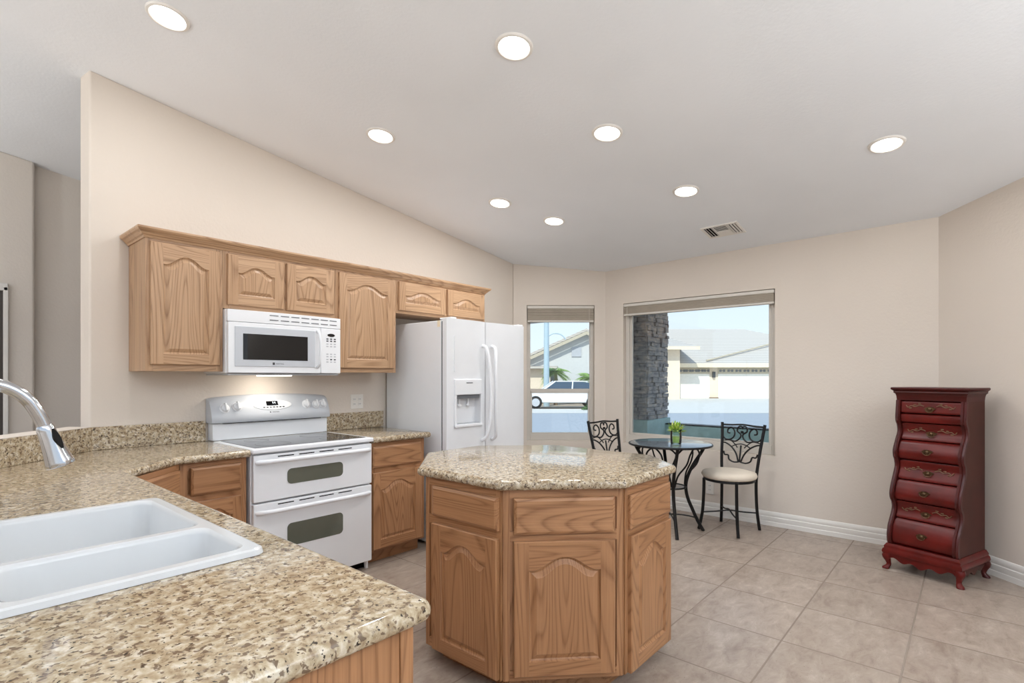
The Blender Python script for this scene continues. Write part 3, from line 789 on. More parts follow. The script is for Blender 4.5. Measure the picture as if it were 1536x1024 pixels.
lo = bpy.data.objects.new('hood_lamp', ld); COL.objects.link(lo); lo.parent = mw; lo.location = (0.36, 0.20, -0.010); lo.rotation_euler = (R(25), 0, 0)

# --- range
rg = empty('range', (1.347, 3.19, 0), 0, 'white double-oven electric range with smooth glass cooktop', 'stove')
WR = 0.818; DR = W - 3.19 - 0.004
MB().box(0.0, WR, 0.012, DR - 0.03, 0.055, 0.886).build('body', 'appliance_white', rg, bevel=0.003)
MB().box(0.02, WR - 0.02, 0.05, DR - 0.06, 0.002, 0.054).build('plinth', 'dark_gap', rg)
for x_ in (0.018, WR - 0.018):
    for y_ in (0.03, DR - 0.08): MB().cyl((x_, y_, 0), (x_, y_, 0.054), 0.014).build('foot', 'appliance_white', rg)
mb = MB(); mb.box(-0.006, WR + 0.006, -0.032, DR - 0.10, 0.889, 0.918); mb.build('cooktop_frame', 'appliance_white', rg, bevel=0.008, seg=3)
MB().box(0.030, WR - 0.030, 0.018, DR - 0.135, 0.9172, 0.9200).build('cooktop_glass', 'cooktop_glass', rg, bevel=0.001)
mb = MB()
for (cx_, cy_, rr_) in ((0.20, 0.15, 0.105), (0.61, 0.15, 0.085), (0.20, 0.39, 0.075), (0.61, 0.39, 0.10)):
    mb = MB(); mb.tube([(cx_ + rr_ * math.cos(2 * math.pi * k_ / 32), cy_ + rr_ * math.sin(2 * math.pi * k_ / 32), 0.9201) for k_ in range(32)], 0.0006, 4, closed=True); mb.build('burner_ring', 'grey_print', rg)

# backguard: lower riser and curved control panel
yb_ = DR
MB().box(0.0, WR, yb_ - 0.085, yb_, 0.9185, 1.030).build('riser', 'appliance_white', rg, bevel=0.003)
def bgp(x):  # top edge crown
    return 1.200 + 0.020 * (1 - ((x - WR / 2) / (WR / 2)) ** 2)
rings = []
for i in range(25):
    x = -0.012 + (WR + 0.024) * i / 24; zt = bgp(x) if 0 < x < WR else 1.20; e = 0.012 if i in (0, 24) else 0
    rings.append([(x, yb_, 1.034), (x, yb_ - 0.112 + e, 1.034), (x, yb_ - 0.120 + e, 1.045), (x, yb_ - 0.112 + e, 1.09), (x, yb_ - 0.085 + e, 1.15), (x, yb_ - 0.055, zt - 0.018 - e * 0.5), (x, yb_ - 0.03, zt - e * .5), (x, yb_, zt - e * .5)])
mb = MB().loft(rings); bgo = mb.build('control_panel', 'appliance_panel', rg, smooth=True, angle=50)
MB().box(0.06, WR - 0.06, yb_ - 0.104, yb_ - 0.08, 1.029, 1.0345).build('panel_gap', 'dark_gap', rg)
# panel face point and normal at height z
def pf(z):
    pr = [(1.045, 0.120), (1.09, 0.112), (1.15, 0.085), (1.19, 0.055)]
    for (za, da), (zb, db) in zip(pr, pr[1:]):
        if z <= zb: 
            t = (z - za) / (zb - za); return yb_ - (da + (db - da) * t), math.atan2(da - db, zb - za)
    return yb_ - 0.055, 0.6
def knob(x, z):
    y, a = pf(z); nrm = Vector((0, -math.cos(a), math.sin(a)))
    k_ = MB(); k_.lathe([(0.033, 0), (0.033, 0.003), (0.027, 0.006), (0.023, 0.018), (0.018, 0.021)], (x, y, z), 20, 0, nrm)
    o = k_.build('knob', 'appliance_white', rg, smooth=True)
    c = Vector((x, y, z)) + nrm * 0.018
    t = Vector((0, math.sin(a), math.cos(a)))
    mb_ = MB(); mb_.tube([c - t * 0.028, c - t * 0.024 + nrm * 0.012, c + t * 0.024 + nrm * 0.012, c + t * 0.028], 0.007, 8); g = mb_.build('knob_grip', 'appliance_white', o, smooth=True)
for x_, z_ in ((0.070, 1.130), (0.150, 1.138), (0.645, 1.138), (0.722, 1.132), (0.775, 1.134)): knob(x_, z_)
def onpanel(mb, outline, off0, off1):
    """outline (x,z) raised off panel"""
    A = []; B = []
    for x, z in outline:
        y, a = pf(z); n_ = Vector((0, -math.cos(a), math.sin(a))); A.append(Vector((x, y, z)) + n_ * off0); B.append(Vector((x, y, z)) + n_ * off1)
    mb.loft([A, B]); return mb
xo = 0.395
ell = [(xo + 0.135 * math.cos(t_), 1.142 + 0.033 * math.sin(t_)) for t_ in [2 * math.pi * k_ / 36 for k_ in range(36)]]
onpanel(MB(), ell, -0.006, 0.004).build('display_bezel', 'appliance_white', rg, smooth=True)
onpanel(MB(), [(xo - 0.045, 1.138), (xo + 0.038, 1.138), (xo + 0.038, 1.166), (xo - 0.045, 1.166)], 0.0, 0.0052).build('display', 'black_gloss', rg)
mb = MB()
for dx_ in (0.0, 0.014): onpanel(mb, [(xo + dx_, 1.150), (xo + dx_ + 0.005, 1.150), (xo + dx_ + 0.005, 1.160), (xo + dx_, 1.160)], 0.004, 0.0058)
mb.build('clock_digits', 'digit_glow', rg)
mb = MB()
for k_ in range(7):
    mb = MB(); x_ = xo - 0.072 + k_ * 0.023; onpanel(mb, [(x_, 1.122), (x_ + 0.014, 1.122), (x_ + 0.014, 1.129), (x_, 1.129)], 0.003, 0.0052)
    mb.build('button', 'dark_print', rg)
mb = MB(); onpanel(mb, [(xo - 0.03, 1.089), (xo - 0.022, 1.089), (xo - 0.022, 1.097), (xo - 0.03, 1.097)], 0.0, 0.001); mb.build('emblem', 'dark_print', rg)
y_, a_ = pf(1.093); bounds_text('MAYTAG', 0.012, 'grey_print', 'logo', rg, (xo + 0.012, y_ - 0.0012, 1.093), (R(90) - a_, 0, 0))
# oven doors
def oven_door(z0, z1, wz0, wz1, hz, win_mat):
    r_ = MB().box(0.006, WR - 0.004, -0.020, 0.010, z0, z1).build('oven_door', 'appliance_white', rg, bevel=0.006, seg=3)
    def rr(x0, x1, z0_, z1_, rad, n=6):
        out = []
        for cx_, cz_, a0 in ((x1 - rad, z0_ + rad, -90), (x1 - rad, z1_ - rad, 0), (x0 + rad, z1_ - rad, 90), (x0 + rad, z0_ + rad, 180)):
            for k_ in range(n + 1): a = R(a0 + 90 * k_ / n); out.append((cx_ + rad * math.cos(a), cz_ + rad * math.sin(a)))
        return out
    o_ = rr(0.208, 0.588, wz0, wz1, 0.028)
    mb_ = MB(); A = [(x, -0.0205, z) for x, z in o_]; B = [(x, -0.0225, z) for x, z in o_]; mb_.loft([A, B]); mb_.build('oven_window', win_mat, r_)
    mb_ = MB()
    for k_ in range(4):
        x_ = 0.15 + k_ * 0.135; mb_.box(x_, x_ + 0.10, -0.0215, -0.019, z1 - 0.020, z1 - 0.014)
    mb_.build('vent_slot', 'dark_gap', r_)
    mb_ = MB(); pts = catmull([(0.025, -0.016, hz - 0.004), (0.045, -0.038, hz), (0.12, -0.058, hz + 0.002), (WR / 2, -0.064, hz + 0.003), (WR - 0.12, -0.058, hz + 0.002), (WR - 0.045, -0.038, hz), (WR - 0.022, -0.016, hz - 0.004)], 6)
    mb_.tube(pts, 0.0135, 12); mb_.build('handle', 'appliance_white', r_, smooth=True)
oven_door(0.600, 0.878, 0.684, 0.778, 0.838, 'oven_glass')
oven_door(0.062, 0.590, 0.302, 0.442, 0.540, 'oven_glass')

# --- refrigerator
fr = empty('refrigerator', (2.755, 3.03, 0), 0, 'tall white side-by-side refrigerator with water dispenser', 'refrigerator')
WF = 0.935; HF = 1.795; DF = W - 3.03 - 0.03
MB().box(0.004, WF - 0.004, 0.090, DF, 0.02, HF - 0.012).build('body', 'fridge_white', fr, bevel=0.008, seg=3)
MB().box(0.007, WF - 0.007, 0.0745, 0.0895, 0.10, HF - 0.02).build('door_gasket', 'dark_gap', fr)
MB().box(0.02, WF - 0.02, 0.04, 0.0895, 0.012, 0.085).build('toe_grille', 'dark_gap', fr)
def fdoor(x0, x1, bow=0.022):
    n = 12; rings = []
    for i in range(n + 1):
        t = i / n; x = x0 + (x1 - x0) * t; y = 0.028 - bow * (1 - (2 * t - 1) ** 4)
        rings.append([(x, y, 0.095), (x, y, HF), (x, 0.074, HF), (x, 0.074, 0.095)])
    return rings
xg = 0.430
def bowy(x): t = x / xg; return 0.028 - 0.022 * (1 - (2 * t - 1) ** 4)
# freezer door with a real recess for the dispenser
dx0, dx1, dz0, dz1 = 0.085, 0.352, 0.965, 1.200
mb = MB(); n = 16; xs = sorted(set([xg * i / n for i in range(n + 1)] + [dx0, dx1]))
xs[0] = 0.002
for a, b in zip(xs, xs[1:]):
    for z0, z1 in ((0.095, dz0), (dz0, dz1), (dz1, HF)):
        if z0 == dz0 and a >= dx0 - 1e-6 and b <= dx1 + 1e-6:
            mb.add([(a, 0.070, z0), (b, 0.070, z0), (b, 0.070, z1), (a, 0.070, z1)], [(0, 1, 2, 3)])
            for zz in (z0, z1): mb.add([(a, bowy(a), zz), (b, bowy(b), zz), (b, 0.070, zz), (a, 0.070, zz)], [(0, 1, 2, 3)])
        else: mb.add([(a, bowy(a), z0), (b, bowy(b), z0), (b, bowy(b), z1), (a, bowy(a), z1)], [(0, 1, 2, 3)])
for x_ in (dx0, dx1): mb.add([(x_, bowy(x_), dz0), (x_, bowy(x_), dz1), (x_, 0.070, dz1), (x_, 0.070, dz0)], [(0, 1, 2, 3)])
for x_ in (xs[0], xg): mb.add([(x_, bowy(x_), 0.095), (x_, bowy(x_), HF), (x_, 0.074, HF), (x_, 0.074, 0.095)], [(0, 1, 2, 3)])
for zz in (0.095, HF):
    for a, b in zip(xs, xs[1:]): mb.add([(a, bowy(a), zz), (b, bowy(b), zz), (b, 0.074, zz), (a, 0.074, zz)], [(0, 1, 2, 3)])
mb.add([(xs[0], 0.074, 0.095), (xg, 0.074, 0.095), (xg, 0.074, HF), (xs[0], 0.074, HF)], [(0, 1, 2, 3)])
fd = mb.build('freezer_door', 'fridge_white', fr)
bm = bmesh.new(); bm.from_mesh(fd.data); bmesh.ops.remove_doubles(bm, verts=bm.verts, dist=1e-5); bmesh.ops.recalc_face_normals(bm, faces=bm.faces); bm.to_mesh(fd.data); bm.free()
fd.data.polygons.foreach_set('use_smooth', [True] * len(fd.data.polygons)); fd.data.set_sharp_from_angle(angle=R(35))
MB().loft([[(x, y, z) for x, y, z in r_] for r_ in fdoor(xg + 0.008, WF - 0.002)]).build('refrigerator_door', 'fridge_white', fr, smooth=True, angle=40)
# dispenser surround
dp = MB()
dp.box(dx0 - 0.020, dx1 + 0.012, 0.000 - 0.004, 0.012, 1.200, 1.322)
dp.box(dx0 - 0.020, dx0, -0.004, 0.012, 0.945, 1.200); dp.box(dx1, dx1 + 0.012, -0.004, 0.012, 0.945, 1.200); dp.box(dx0 - 0.020, dx1 + 0.012, -0.010, 0.012, 0.945, 0.968)
dpo = dp.build('dispenser', 'appliance_white', fr, bevel=0.005, seg=3)
MB().box(dx0 + 0.001, dx1 - 0.001, 0.012, 0.068, 0.968, 0.973).build('drip_tray', 'light_grey', dpo)
MB().box(dx0 + 0.001, dx1 - 0.001, 0.014, 0.068, 1.170, 1.199).build('nozzle_housing', 'grey_print', dpo)
for x_ in (dx0 + 0.075, dx1 - 0.095):
    mb = MB(); mb.sphere((x_, 0.052, 1.115), 0.020, 12, sc=(1.1, 0.5, 0.6)); mb.cyl((x_, 0.054, 1.12), (x_, 0.050, 1.168), 0.008, 10); mb.build('lever', 'appliance_white', dpo, smooth=True)
MB().box(0.185, 0.255, -0.0055, -0.0035, 1.290, 1.298).build('emblem', 'grey_print', dpo)
# vertical pressed ridge
MB().box(0.066, 0.070, 0.004, 0.02, 1.38, 1.66).build('door_ridge', 'appliance_white', fr, bevel=0.001)
MB().box(dx0 - 0.02, dx1 + 0.012, -0.002, 0.02, 0.50, 0.775).build('lower_panel', 'fridge_white', fr, bevel=0.006, seg=3)
for s_, x_, nm in ((-1, xg - 0.045, 'handle'), (1, xg + 0.050, 'handle')):
    pts = catmull([(x_ + s_ * 0.006, 0.004, 1.595), (x_ + s_ * 0.004, -0.040, 1.565), (x_ - s_ * 0.014, -0.062, 1.40), (x_ - s_ * 0.020, -0.068, 1.20), (x_ - s_ * 0.014, -0.062, 1.0), (x_ + s_ * 0.006, -0.042, 0.86), (x_ + s_ * 0.014, 0.004, 0.822)], 6)
    mb = MB(); mb.tube(pts, 0.0145, 12); mb.build(nm, 'appliance_white', fr, smooth=True)
for x_ in (0.05, WF - 0.07): MB().box(x_, x_ + 0.06, 0.03, 0.16, HF + 0.001, HF + 0.014).build('hinge_cover', 'appliance_white', fr, bevel=0.004)
tg = MB().box(-0.0015, 0.002, 0.100, 0.130, HF - 0.062, HF - 0.014).build('hang_tag', 'fascia', fr)

# --- sink
sk = empty('kitchen_sink', (SK[0], SK[2], 0.915), 0, 'white two-bowl drop-in kitchen sink in the granite counter', 'sink')
Ws = SK[1] - SK[0]; Ls = SK[3] - SK[2]; rz = 0.016
bowls = [(0.075, Ws - 0.034, 0.032, 0.303), (0.075, Ws - 0.034, 0.325, Ls - 0.030)]
def rrect(x0, x1, y0, y1, rad, z, n=5):
    out = []
    for cx_, cy_, a0 in ((x1 - rad, y0 + rad, -90), (x1 - rad, y1 - rad, 0), (x0 + rad, y1 - rad, 90), (x0 + rad, y0 + rad, 180)):
        for k_ in range(n + 1): a = R(a0 + 90 * k_ / n); out.append((cx_ + rad * math.cos(a), cy_ + rad * math.sin(a), z))
    return out
mb = MB()
# rim: outer skirt, then top deck with two holes
outer = rrect(0, Ws, 0, Ls, 0.03, 0.001); o2 = rrect(0.003, Ws - 0.003, 0.003, Ls - 0.003, 0.028, rz - 0.003); o3 = rrect(0.010, Ws - 0.010, 0.010, Ls - 0.010, 0.024, rz)
mb.loft([outer, o2, o3], caps=False)
bm = bmesh.new()
def loop(pts): 
    vs = [bm.verts.new(p_) for p_ in pts]; return [bm.edges.new((vs[i], vs[(i + 1) % len(vs)])) for i in range(len(vs))]
es = loop(o3)
for b_ in bowls: es += loop(rrect(*b_, 0.034, rz))
bmesh.ops.triangle_fill(bm, use_beauty=True, edges=es); bm.verts.index_update()
mb.add([v_.co[:] for v_ in bm.verts], [tuple(v_.index for v_ in f.verts) for f in bm.faces]); bm.free()
mb.build('rim', 'sink_white', sk, smooth=True, angle=50)
for b_ in bowls:
    mb = MB(); x0, x1, y0, y1 = b_; R_ = [rrect(x0, x1, y0, y1, 0.034, rz)]
    for i_, z_ in ((0.005, rz - 0.004), (0.008, rz - 0.012), (0.016, -0.10), (0.026, -0.155), (0.045, -0.172), (0.10, -0.178)): R_.append(rrect(x0 + i_, x1 - i_, y0 + i_, y1 - i_, 0.045, z_))
    mb.loft(R_, caps=False); n_ = len(R_[0]); mb.add(R_[-1], [tuple(range(n_))])
    bo = mb.build('bowl', 'sink_white', sk, smooth=True, angle=60)
    MB().lathe([(0.040, -0.1775), (0.040, -0.175), (0.030, -0.174), (0.006, -0.176)], ((x0 + x1) / 2, (y0 + y1) / 2, 0), 20).build('drain', 'chrome', bo, smooth=True)
# --- faucet
fa = empty('kitchen_faucet', (-0.045, 1.70, 0.9155), 0, 'polished chrome gooseneck faucet with pull-down spray head over the sink', 'faucet')
MB().lathe([(0.032, 0.0), (0.032, 0.006), (0.026, 0.014), (0.024, 0.10), (0.019, 0.12), (0.016, 0.14)], n=28).build('base', 'chrome', fa, smooth=True)
pts = catmull([(0, 0, 0.13), (0.0, 0, 0.28), (0.025, 0, 0.365), (0.085, 0, 0.408), (0.150, 0, 0.413), (0.205, 0, 0.402), (0.243, 0, 0.372), (0.266, 0, 0.330), (0.277, 0, 0.298)], 6)
MB().tube(pts, 0.0148, 18).build('spout', 'chrome', fa, smooth=True)
ax_ = Vector((0.030, 0, -0.096)).normalized(); s0 = Vector((0.275, 0, 0.304))
sh = MB().lathe([(0.0150, -0.004), (0.0175, 0.0), (0.0185, 0.010), (0.0200, 0.030), (0.0235, 0.060), (0.0285, 0.090), (0.0300, 0.098), (0.0290, 0.101), (0.022, 0.101)], s0, 28, 0, ax_).build('spray_head', 'chrome', fa, smooth=True)
# black rocker button on the camera-facing side
sidev = Vector((0.55, -0.80, 0.25)).normalized(); sidev = (sidev - ax_ * sidev.dot(ax_)).normalized()
mb = MB(); rings = []
up_ = sidev.cross(ax_)
for i in range(9):
    t = i / 8; c_ = s0 + ax_ * (0.008 + 0.052 * t) + sidev * (0.0165 + 0.0055 * t); hw_ = 0.010 * math.sin(math.pi * (0.08 + 0.84 * t)) + 0.001
    rings.append([c_ - up_ * hw_ - sidev * 0.006, c_ - up_ * hw_ * 0.8 + sidev * 0.002, c_ + up_ * hw_ * 0.8 + sidev * 0.002, c_ + up_ * hw_ - sidev * 0.006])
mb.loft(rings); mb.build('spray_button', 'black_gloss', sh, smooth=True, angle=60)
mb = MB(); mb.tube(catmull([(0, -0.02, 0.075), (0, -0.06, 0.085), (0, -0.11, 0.115)], 5), [0.009 - 0.0004 * i for i in range(11)], 12); mb.build('lever_handle', 'chrome', fa, smooth=True)

# --- outlets
def plate(loc, rz_, w_, h_, label, gang=1):
    r_ = empty('wall_outlet', loc, rz_, label, 'outlet')
    MB().box(-w_ / 2, w_ / 2, -0.007, -0.0005, -h_ / 2, h_ / 2).build('cover_plate', 'plate_white', r_, bevel=0.003)
    for g in range(gang):
        x_ = (g - (gang - 1) / 2) * 0.05
        for z_ in (-0.02, 0.02):
            MB().box(x_ - 0.014, x_ + 0.014, -0.009, -0.0065, z_ - 0.013, z_ + 0.013).build('socket', 'trim_white', r_, bevel=0.002)
            mb_ = MB(); mb_.box(x_ - 0.007, x_ - 0.0045, -0.0096, -0.0088, z_ - 0.004, z_ + 0.005); mb_.box(x_ + 0.0045, x_ + 0.007, -0.0096, -0.0088, z_ - 0.004, z_ + 0.005); mb_.build('slot', 'dark_gap', r_)
plate((2.484, W, 1.137), 0, 0.118, 0.118, 'white double outlet plate above the counter right of the range', 2)
plate((XW, 1.923, 0.267), R(-90), 0.078, 0.125, 'white single outlet plate low on the wall behind the right bistro chair', 1)

# ------------------------------------------------------------------ bistro set
def spiral(cx, cz, r0, r1, a0, a1, y=0, n=22):
    return [(cx + (r0 + (r1 - r0) * i / n) * math.cos(R(a0 + (a1 - a0) * i / n)), y, cz + (r0 + (r1 - r0) * i / n) * math.sin(R(a0 + (a1 - a0) * i / n))) for i in range(n + 1)]
def make_chair():
    """seat faces local -y, backrest at +y"""
    r_ = empty('bistro_chair')
    zs = 0.455
    R_ = []
    for rr_, zz in ((0.205, zs), (0.222, zs + 0.008), (0.232, zs + 0.030), (0.222, zs + 0.052), (0.17, zs + 0.066), (0.08, zs + 0.072), (0.005, zs + 0.073)):
        R_.append([(rr_ * math.cos(a) * (1.0), rr_ * math.sin(a) * 0.96, zz) for a in [2 * math.pi * k_ / 36 for k_ in range(36)]])
    MB().loft(R_).build('seat_cushion', 'cushion', r_, smooth=True, angle=80)
    MB().tube([(0.205 * math.cos(2 * math.pi * k_ / 32), 0.198 * math.sin(2 * math.pi * k_ / 32), zs - 0.010) for k_ in range(32)], 0.011, 8, closed=True).build('seat_frame', 'wrought_iron', r_, smooth=True)
    for s_ in (-1, 1):
        MB().tube(catmull([(s_ * 0.150, -0.150, zs - 0.004), (s_ * 0.152, -0.152, 0.32), (s_ * 0.160, -0.160, 0.15), (s_ * 0.182, -0.182, 0.0)], 6), 0.0135, 8).build('front_leg', 'wrought_iron', r_, smooth=True)
        MB().tube(catmull([(s_ * 0.180, 0.190, 0.0), (s_ * 0.165, 0.172, 0.18), (s_ * 0.160, 0.168, 0.42), (s_ * 0.172, 0.185, 0.60), (s_ * 0.188, 0.225, 0.80), (s_ * 0.200, 0.247, 0.918)], 6), 0.0135, 8).build('back_leg', 'wrought_iron', r_, smooth=True)
    for s_ in (-1, 1):
        MB().tube(catmull([(s_ * 0.158, -0.158, 0.150), (s_ * 0.08, -0.08, 0.158), (0, 0, 0.175 + s_ * 0.004), (-s_ * 0.08, 0.08, 0.158), (-s_ * 0.166, 0.172, 0.150)], 5), 0.0065, 8).build('stretcher', 'wrought_iron', r_, smooth=True)
    def bp(x, z):   # point on the raked back plane
        x = x * 0.94; z = 0.57 + (z - 0.57) * 0.925
        t = (z - 0.60) / 0.345; y = 0.185 + (0.250 - 0.185) * max(0, min(1.1, t)) ** 0.9 if z > 0.6 else 0.168 + (z - 0.42) / 0.18 * 0.017
        return (x, y, z)
    MB().tube(catmull([bp(-0.212, 0.925), bp(-0.11, 0.927), bp(0, 0.935), bp(0.11, 0.927), bp(0.212, 0.925)], 5), 0.008, 8).build('top_rail', 'wrought_iron', r_, smooth=True)
    mb_ = MB()
    def rod(pts, rr_=0.0072, sm=5): mb_.tube([bp(p_[0], p_[1]) for p_ in [(q_.x, q_.z) for q_ in catmull([(a, 0, b) for a, b in pts], sm)]], rr_, 6)
    for s_ in (-1, 1):
        # outer scroll: from post, under, up and curling inward
        rod([(s_ * 0.196, 0.815), (s_ * 0.165, 0.785), (s_ * 0.115, 0.785), (s_ * 0.078, 0.815), (s_ * 0.075, 0.865), (s_ * 0.108, 0.900), (s_ * 0.142, 0.885), (s_ * 0.145, 0.852), (s_ * 0.120, 0.845)])
        # inner scroll: S from centre drop to small curl
        rod([(s_ * 0.120, 0.780), (s_ * 0.060, 0.770), (s_ * 0.016, 0.805), (s_ * 0.012, 0.840), (s_ * 0.048, 0.870), (s_ * 0.038, 0.912), (s_ * 0.006, 0.916), (s_ * 0.0, 0.890)])
        # long fan bars from seat centre to posts
        rod([(s_ * 0.012, 0.575), (s_ * 0.040, 0.650), (s_ * 0.090, 0.710), (s_ * 0.150, 0.745), (s_ * 0.190, 0.750)])
        rod([(s_ * 0.185, 0.768), (s_ * 0.110, 0.775), (s_ * 0.055, 0.735), (s_ * 0.035, 0.71)], 0.005)
        # lower scrolls
        rod([(s_ * 0.010, 0.575), (s_ * 0.060, 0.570), (s_ * 0.105, 0.590), (s_ * 0.120, 0.630), (s_ * 0.155, 0.632), (s_ * 0.168, 0.665)])
    rod([(0.0, 0.572), (0.0, 0.65), (0.0, 0.735)])
    rod([(-0.10, 0.712), (-0.05, 0.738), (0, 0.748), (0.05, 0.738), (0.10, 0.712)], 0.005)
    mb_.sphere(bp(0, 0.862), 0.016, 8, sc=(1, 0.6, 1))
    mb_.build('scrollwork', 'wrought_iron', r_, smooth=True)
    return r_
c1 = make_chair(); c1.location = (4.775, 1.615, 0); c1.rotation_euler = (0, 0, R(-100)); 
tag(c1, 'black iron bistro chair with cream seat standing right of the table', 'chair', 'scrollwork bistro chairs at the round table')
c2_ = copy_tree(c1); c2_.location = (4.465, 2.50, 0); c2_.rotation_euler = (0, 0, R(-14))
tag(c2_, 'black iron bistro chair left of the table, mostly hidden behind the island top', 'chair', 'scrollwork bistro chairs at the round table')
# table
TC = (4.422, 2.0)
bt = empty('bistro_table', (TC[0], TC[1], 0), R(0), 'round black iron bistro table with dark glass top and curved legs', 'table')
MB().lathe([(0.335, 0.752), (0.345, 0.756), (0.345, 0.762), (0.335, 0.765), (0.002, 0.765)], n=56).build('table_top', 'table_glass', bt, smooth=True, angle=50)
MB().tube([(0.347 * math.cos(2 * math.pi * k_ / 56), 0.347 * math.sin(2 * math.pi * k_ / 56), 0.755) for k_ in range(56)], 0.009, 8, closed=True).build('top_rim', 'wrought_iron', bt, smooth=True)
base_a = YAW - R(90) - R(5)     # first leg points towards the viewer's right
for k_ in range(4):
    a = base_a + k_ * math.pi / 2
    def pol(rr_, z_, da=0.0): return (rr_ * math.cos(a + da), rr_ * math.sin(a + da), z_)
    MB().tube(catmull([pol(0.300, 0.748), pol(0.265, 0.68), pol(0.195, 0.57), pol(0.150, 0.47), pol(0.135, 0.385), pol(0.150, 0.29), pol(0.190, 0.19), pol(0.235, 0.09), pol(0.285, 0.0)], 5), 0.0145, 8).build('leg', 'wrought_iron', bt, smooth=True)
    h = math.pi / 4
    mb_ = MB()
    mb_.tube(catmull([pol(0.128, 0.40, 0.10), pol(0.150, 0.50, 0.25), pol(0.225, 0.60, 0.42), pol(0.250, 0.69, 0.50), pol(0.240, 0.740, h), pol(0.250, 0.69, 2 * h - 0.50), pol(0.225, 0.60, 2 * h - 0.42), pol(0.150, 0.50, 2 * h - 0.25), pol(0.128, 0.40, 2 * h - 0.10)], 5), 0.0075, 6)
    mb_.tube(catmull([pol(0.270, 0.700, 0.02), pol(0.262, 0.735, 0.16), pol(0.240, 0.745, 0.34)], 5), 0.0075, 6)
    mb_.tube(catmull([pol(0.270, 0.700, -0.02), pol(0.262, 0.735, -0.16), pol(0.240, 0.745, -0.34)], 5), 0.0075, 6)
    mb_.build('scroll_brace', 'wrought_iron', bt, smooth=True)
MB().tube([(0.131 * math.cos(2 * math.pi * k_ / 32), 0.131 * math.sin(2 * math.pi * k_ / 32), 0.385) for k_ in range(32)], 0.008, 6, closed=True).build('shelf_rim', 'wrought_iron', bt, smooth=True)
MB().lathe([(0.126, 0.381), (0.126, 0.387), (0.001, 0.387)], n=32).build('shelf', 'table_glass', bt)
mb_ = MB()
for k_ in range(2):
    a = base_a + k_ * math.pi / 2; ca, sa = math.cos(a), math.sin(a)
    mb_.tube(catmull([(0.222 * ca, 0.222 * sa, 0.115), (0.12 * ca, 0.12 * sa, 0.135), (0, 0, 0.140 + 0.008 * k_), (-0.12 * ca, -0.12 * sa, 0.135), (-0.222 * ca, -0.222 * sa, 0.115)], 5), 0.0065, 6)
mb_.build('stretcher', 'wrought_iron', bt, smooth=True)
# plant in glass
pl = empty('potted_plant', (4.375, 1.925, 0.7655), 0, 'small green succulent in a green glass jar on the round table', 'plant')
MB().lathe([(0.040, 0.0), (0.046, 0.006), (0.048, 0.06), (0.046, 0.105), (0.052, 0.125), (0.049, 0.125), (0.043, 0.105), (0.044, 0.06), (0.040, 0.012), (0.001, 0.010)], n=28).build('glass_jar', 'green_glass', pl, smooth=True)
MB().lathe([(0.001, 0.014), (0.038, 0.014), (0.041, 0.05), (0.0405, 0.060), (0.001, 0.066)], n=24).build('moss', ['leaf_light'], pl, smooth=True)
mb_ = MB(); mb2_ = MB()
rnd = random.Random(3)
for k_ in range(75):
    a = rnd.uniform(0, 2 * math.pi); el = rnd.uniform(0.1, 1.45); L_ = rnd.uniform(0.055, 0.10); b0 = Vector((rnd.uniform(-.02, .02), rnd.uniform(-.02, .02), 0.095 + rnd.uniform(0, 0.03)))
    d_ = Vector((math.cos(a) * math.cos(el), math.sin(a) * math.cos(el), math.sin(el))); sd_ = d_.cross(Vector((0, 0, 1))).normalized(); n_ = sd_.cross(d_)
    t_ = b0 + d_ * L_; m_ = b0 + d_ * L_ * 0.55; w_ = 0.010
    (mb_ if rnd.random() < .6 else mb2_).add([b0, m_ + sd_ * w_, t_ + n_ * -0.006, m_ - sd_ * w_, m_ + n_ * 0.005, m_ - n_ * 0.004], [(0, 1, 4), (1, 2, 4), (2, 3, 4), (3, 0, 4), (1, 0, 5), (2, 1, 5), (3, 2, 5), (0, 3, 5)])
mb_.build('leaves', 'leaf', pl); mb2_.build('pale_leaves', 'leaf_light', pl)

# ------------------------------------------------------------------ red bombe chest
ch = empty('chest_of_drawers', (4.471, 0.254, 0), R(-109.3), 'tall narrow dark red bombe chest with wavy drawer fronts and carved feet', 'chest')
prof = [(1.178, .120), (1.10, .112), (1.06, .108), (1.03, .112), (1.00, .130), (.953, .136), (.897, .106), (.85, .082), (.818, .072), (.78, .078), (.757, .092), (.72, .098), (.697, .094), (.617, .058), (.57, .036), (.523, .026), (.49, .034), (.465, .052), (.43, .060), (.393, .050), (.345, .024), (.313, .006), (.27, -.006), (.243, -.010), (.20, -.006), (.182, 0.004)]
PR = [(q_.x, q_.y) for q_ in catmull([(a, b, 0) for a, b in prof], 4)]
def yat(z):
    for (za, ya), (zb, yb2) in zip(PR, PR[1:]):
        if zb <= z <= za: return ya + (yb2 - ya) * (za - z) / (za - zb + 1e-9)
    return PR[0][1] if z > PR[0][0] else PR[-1][1]
HWc = 0.200; yB = 0.395
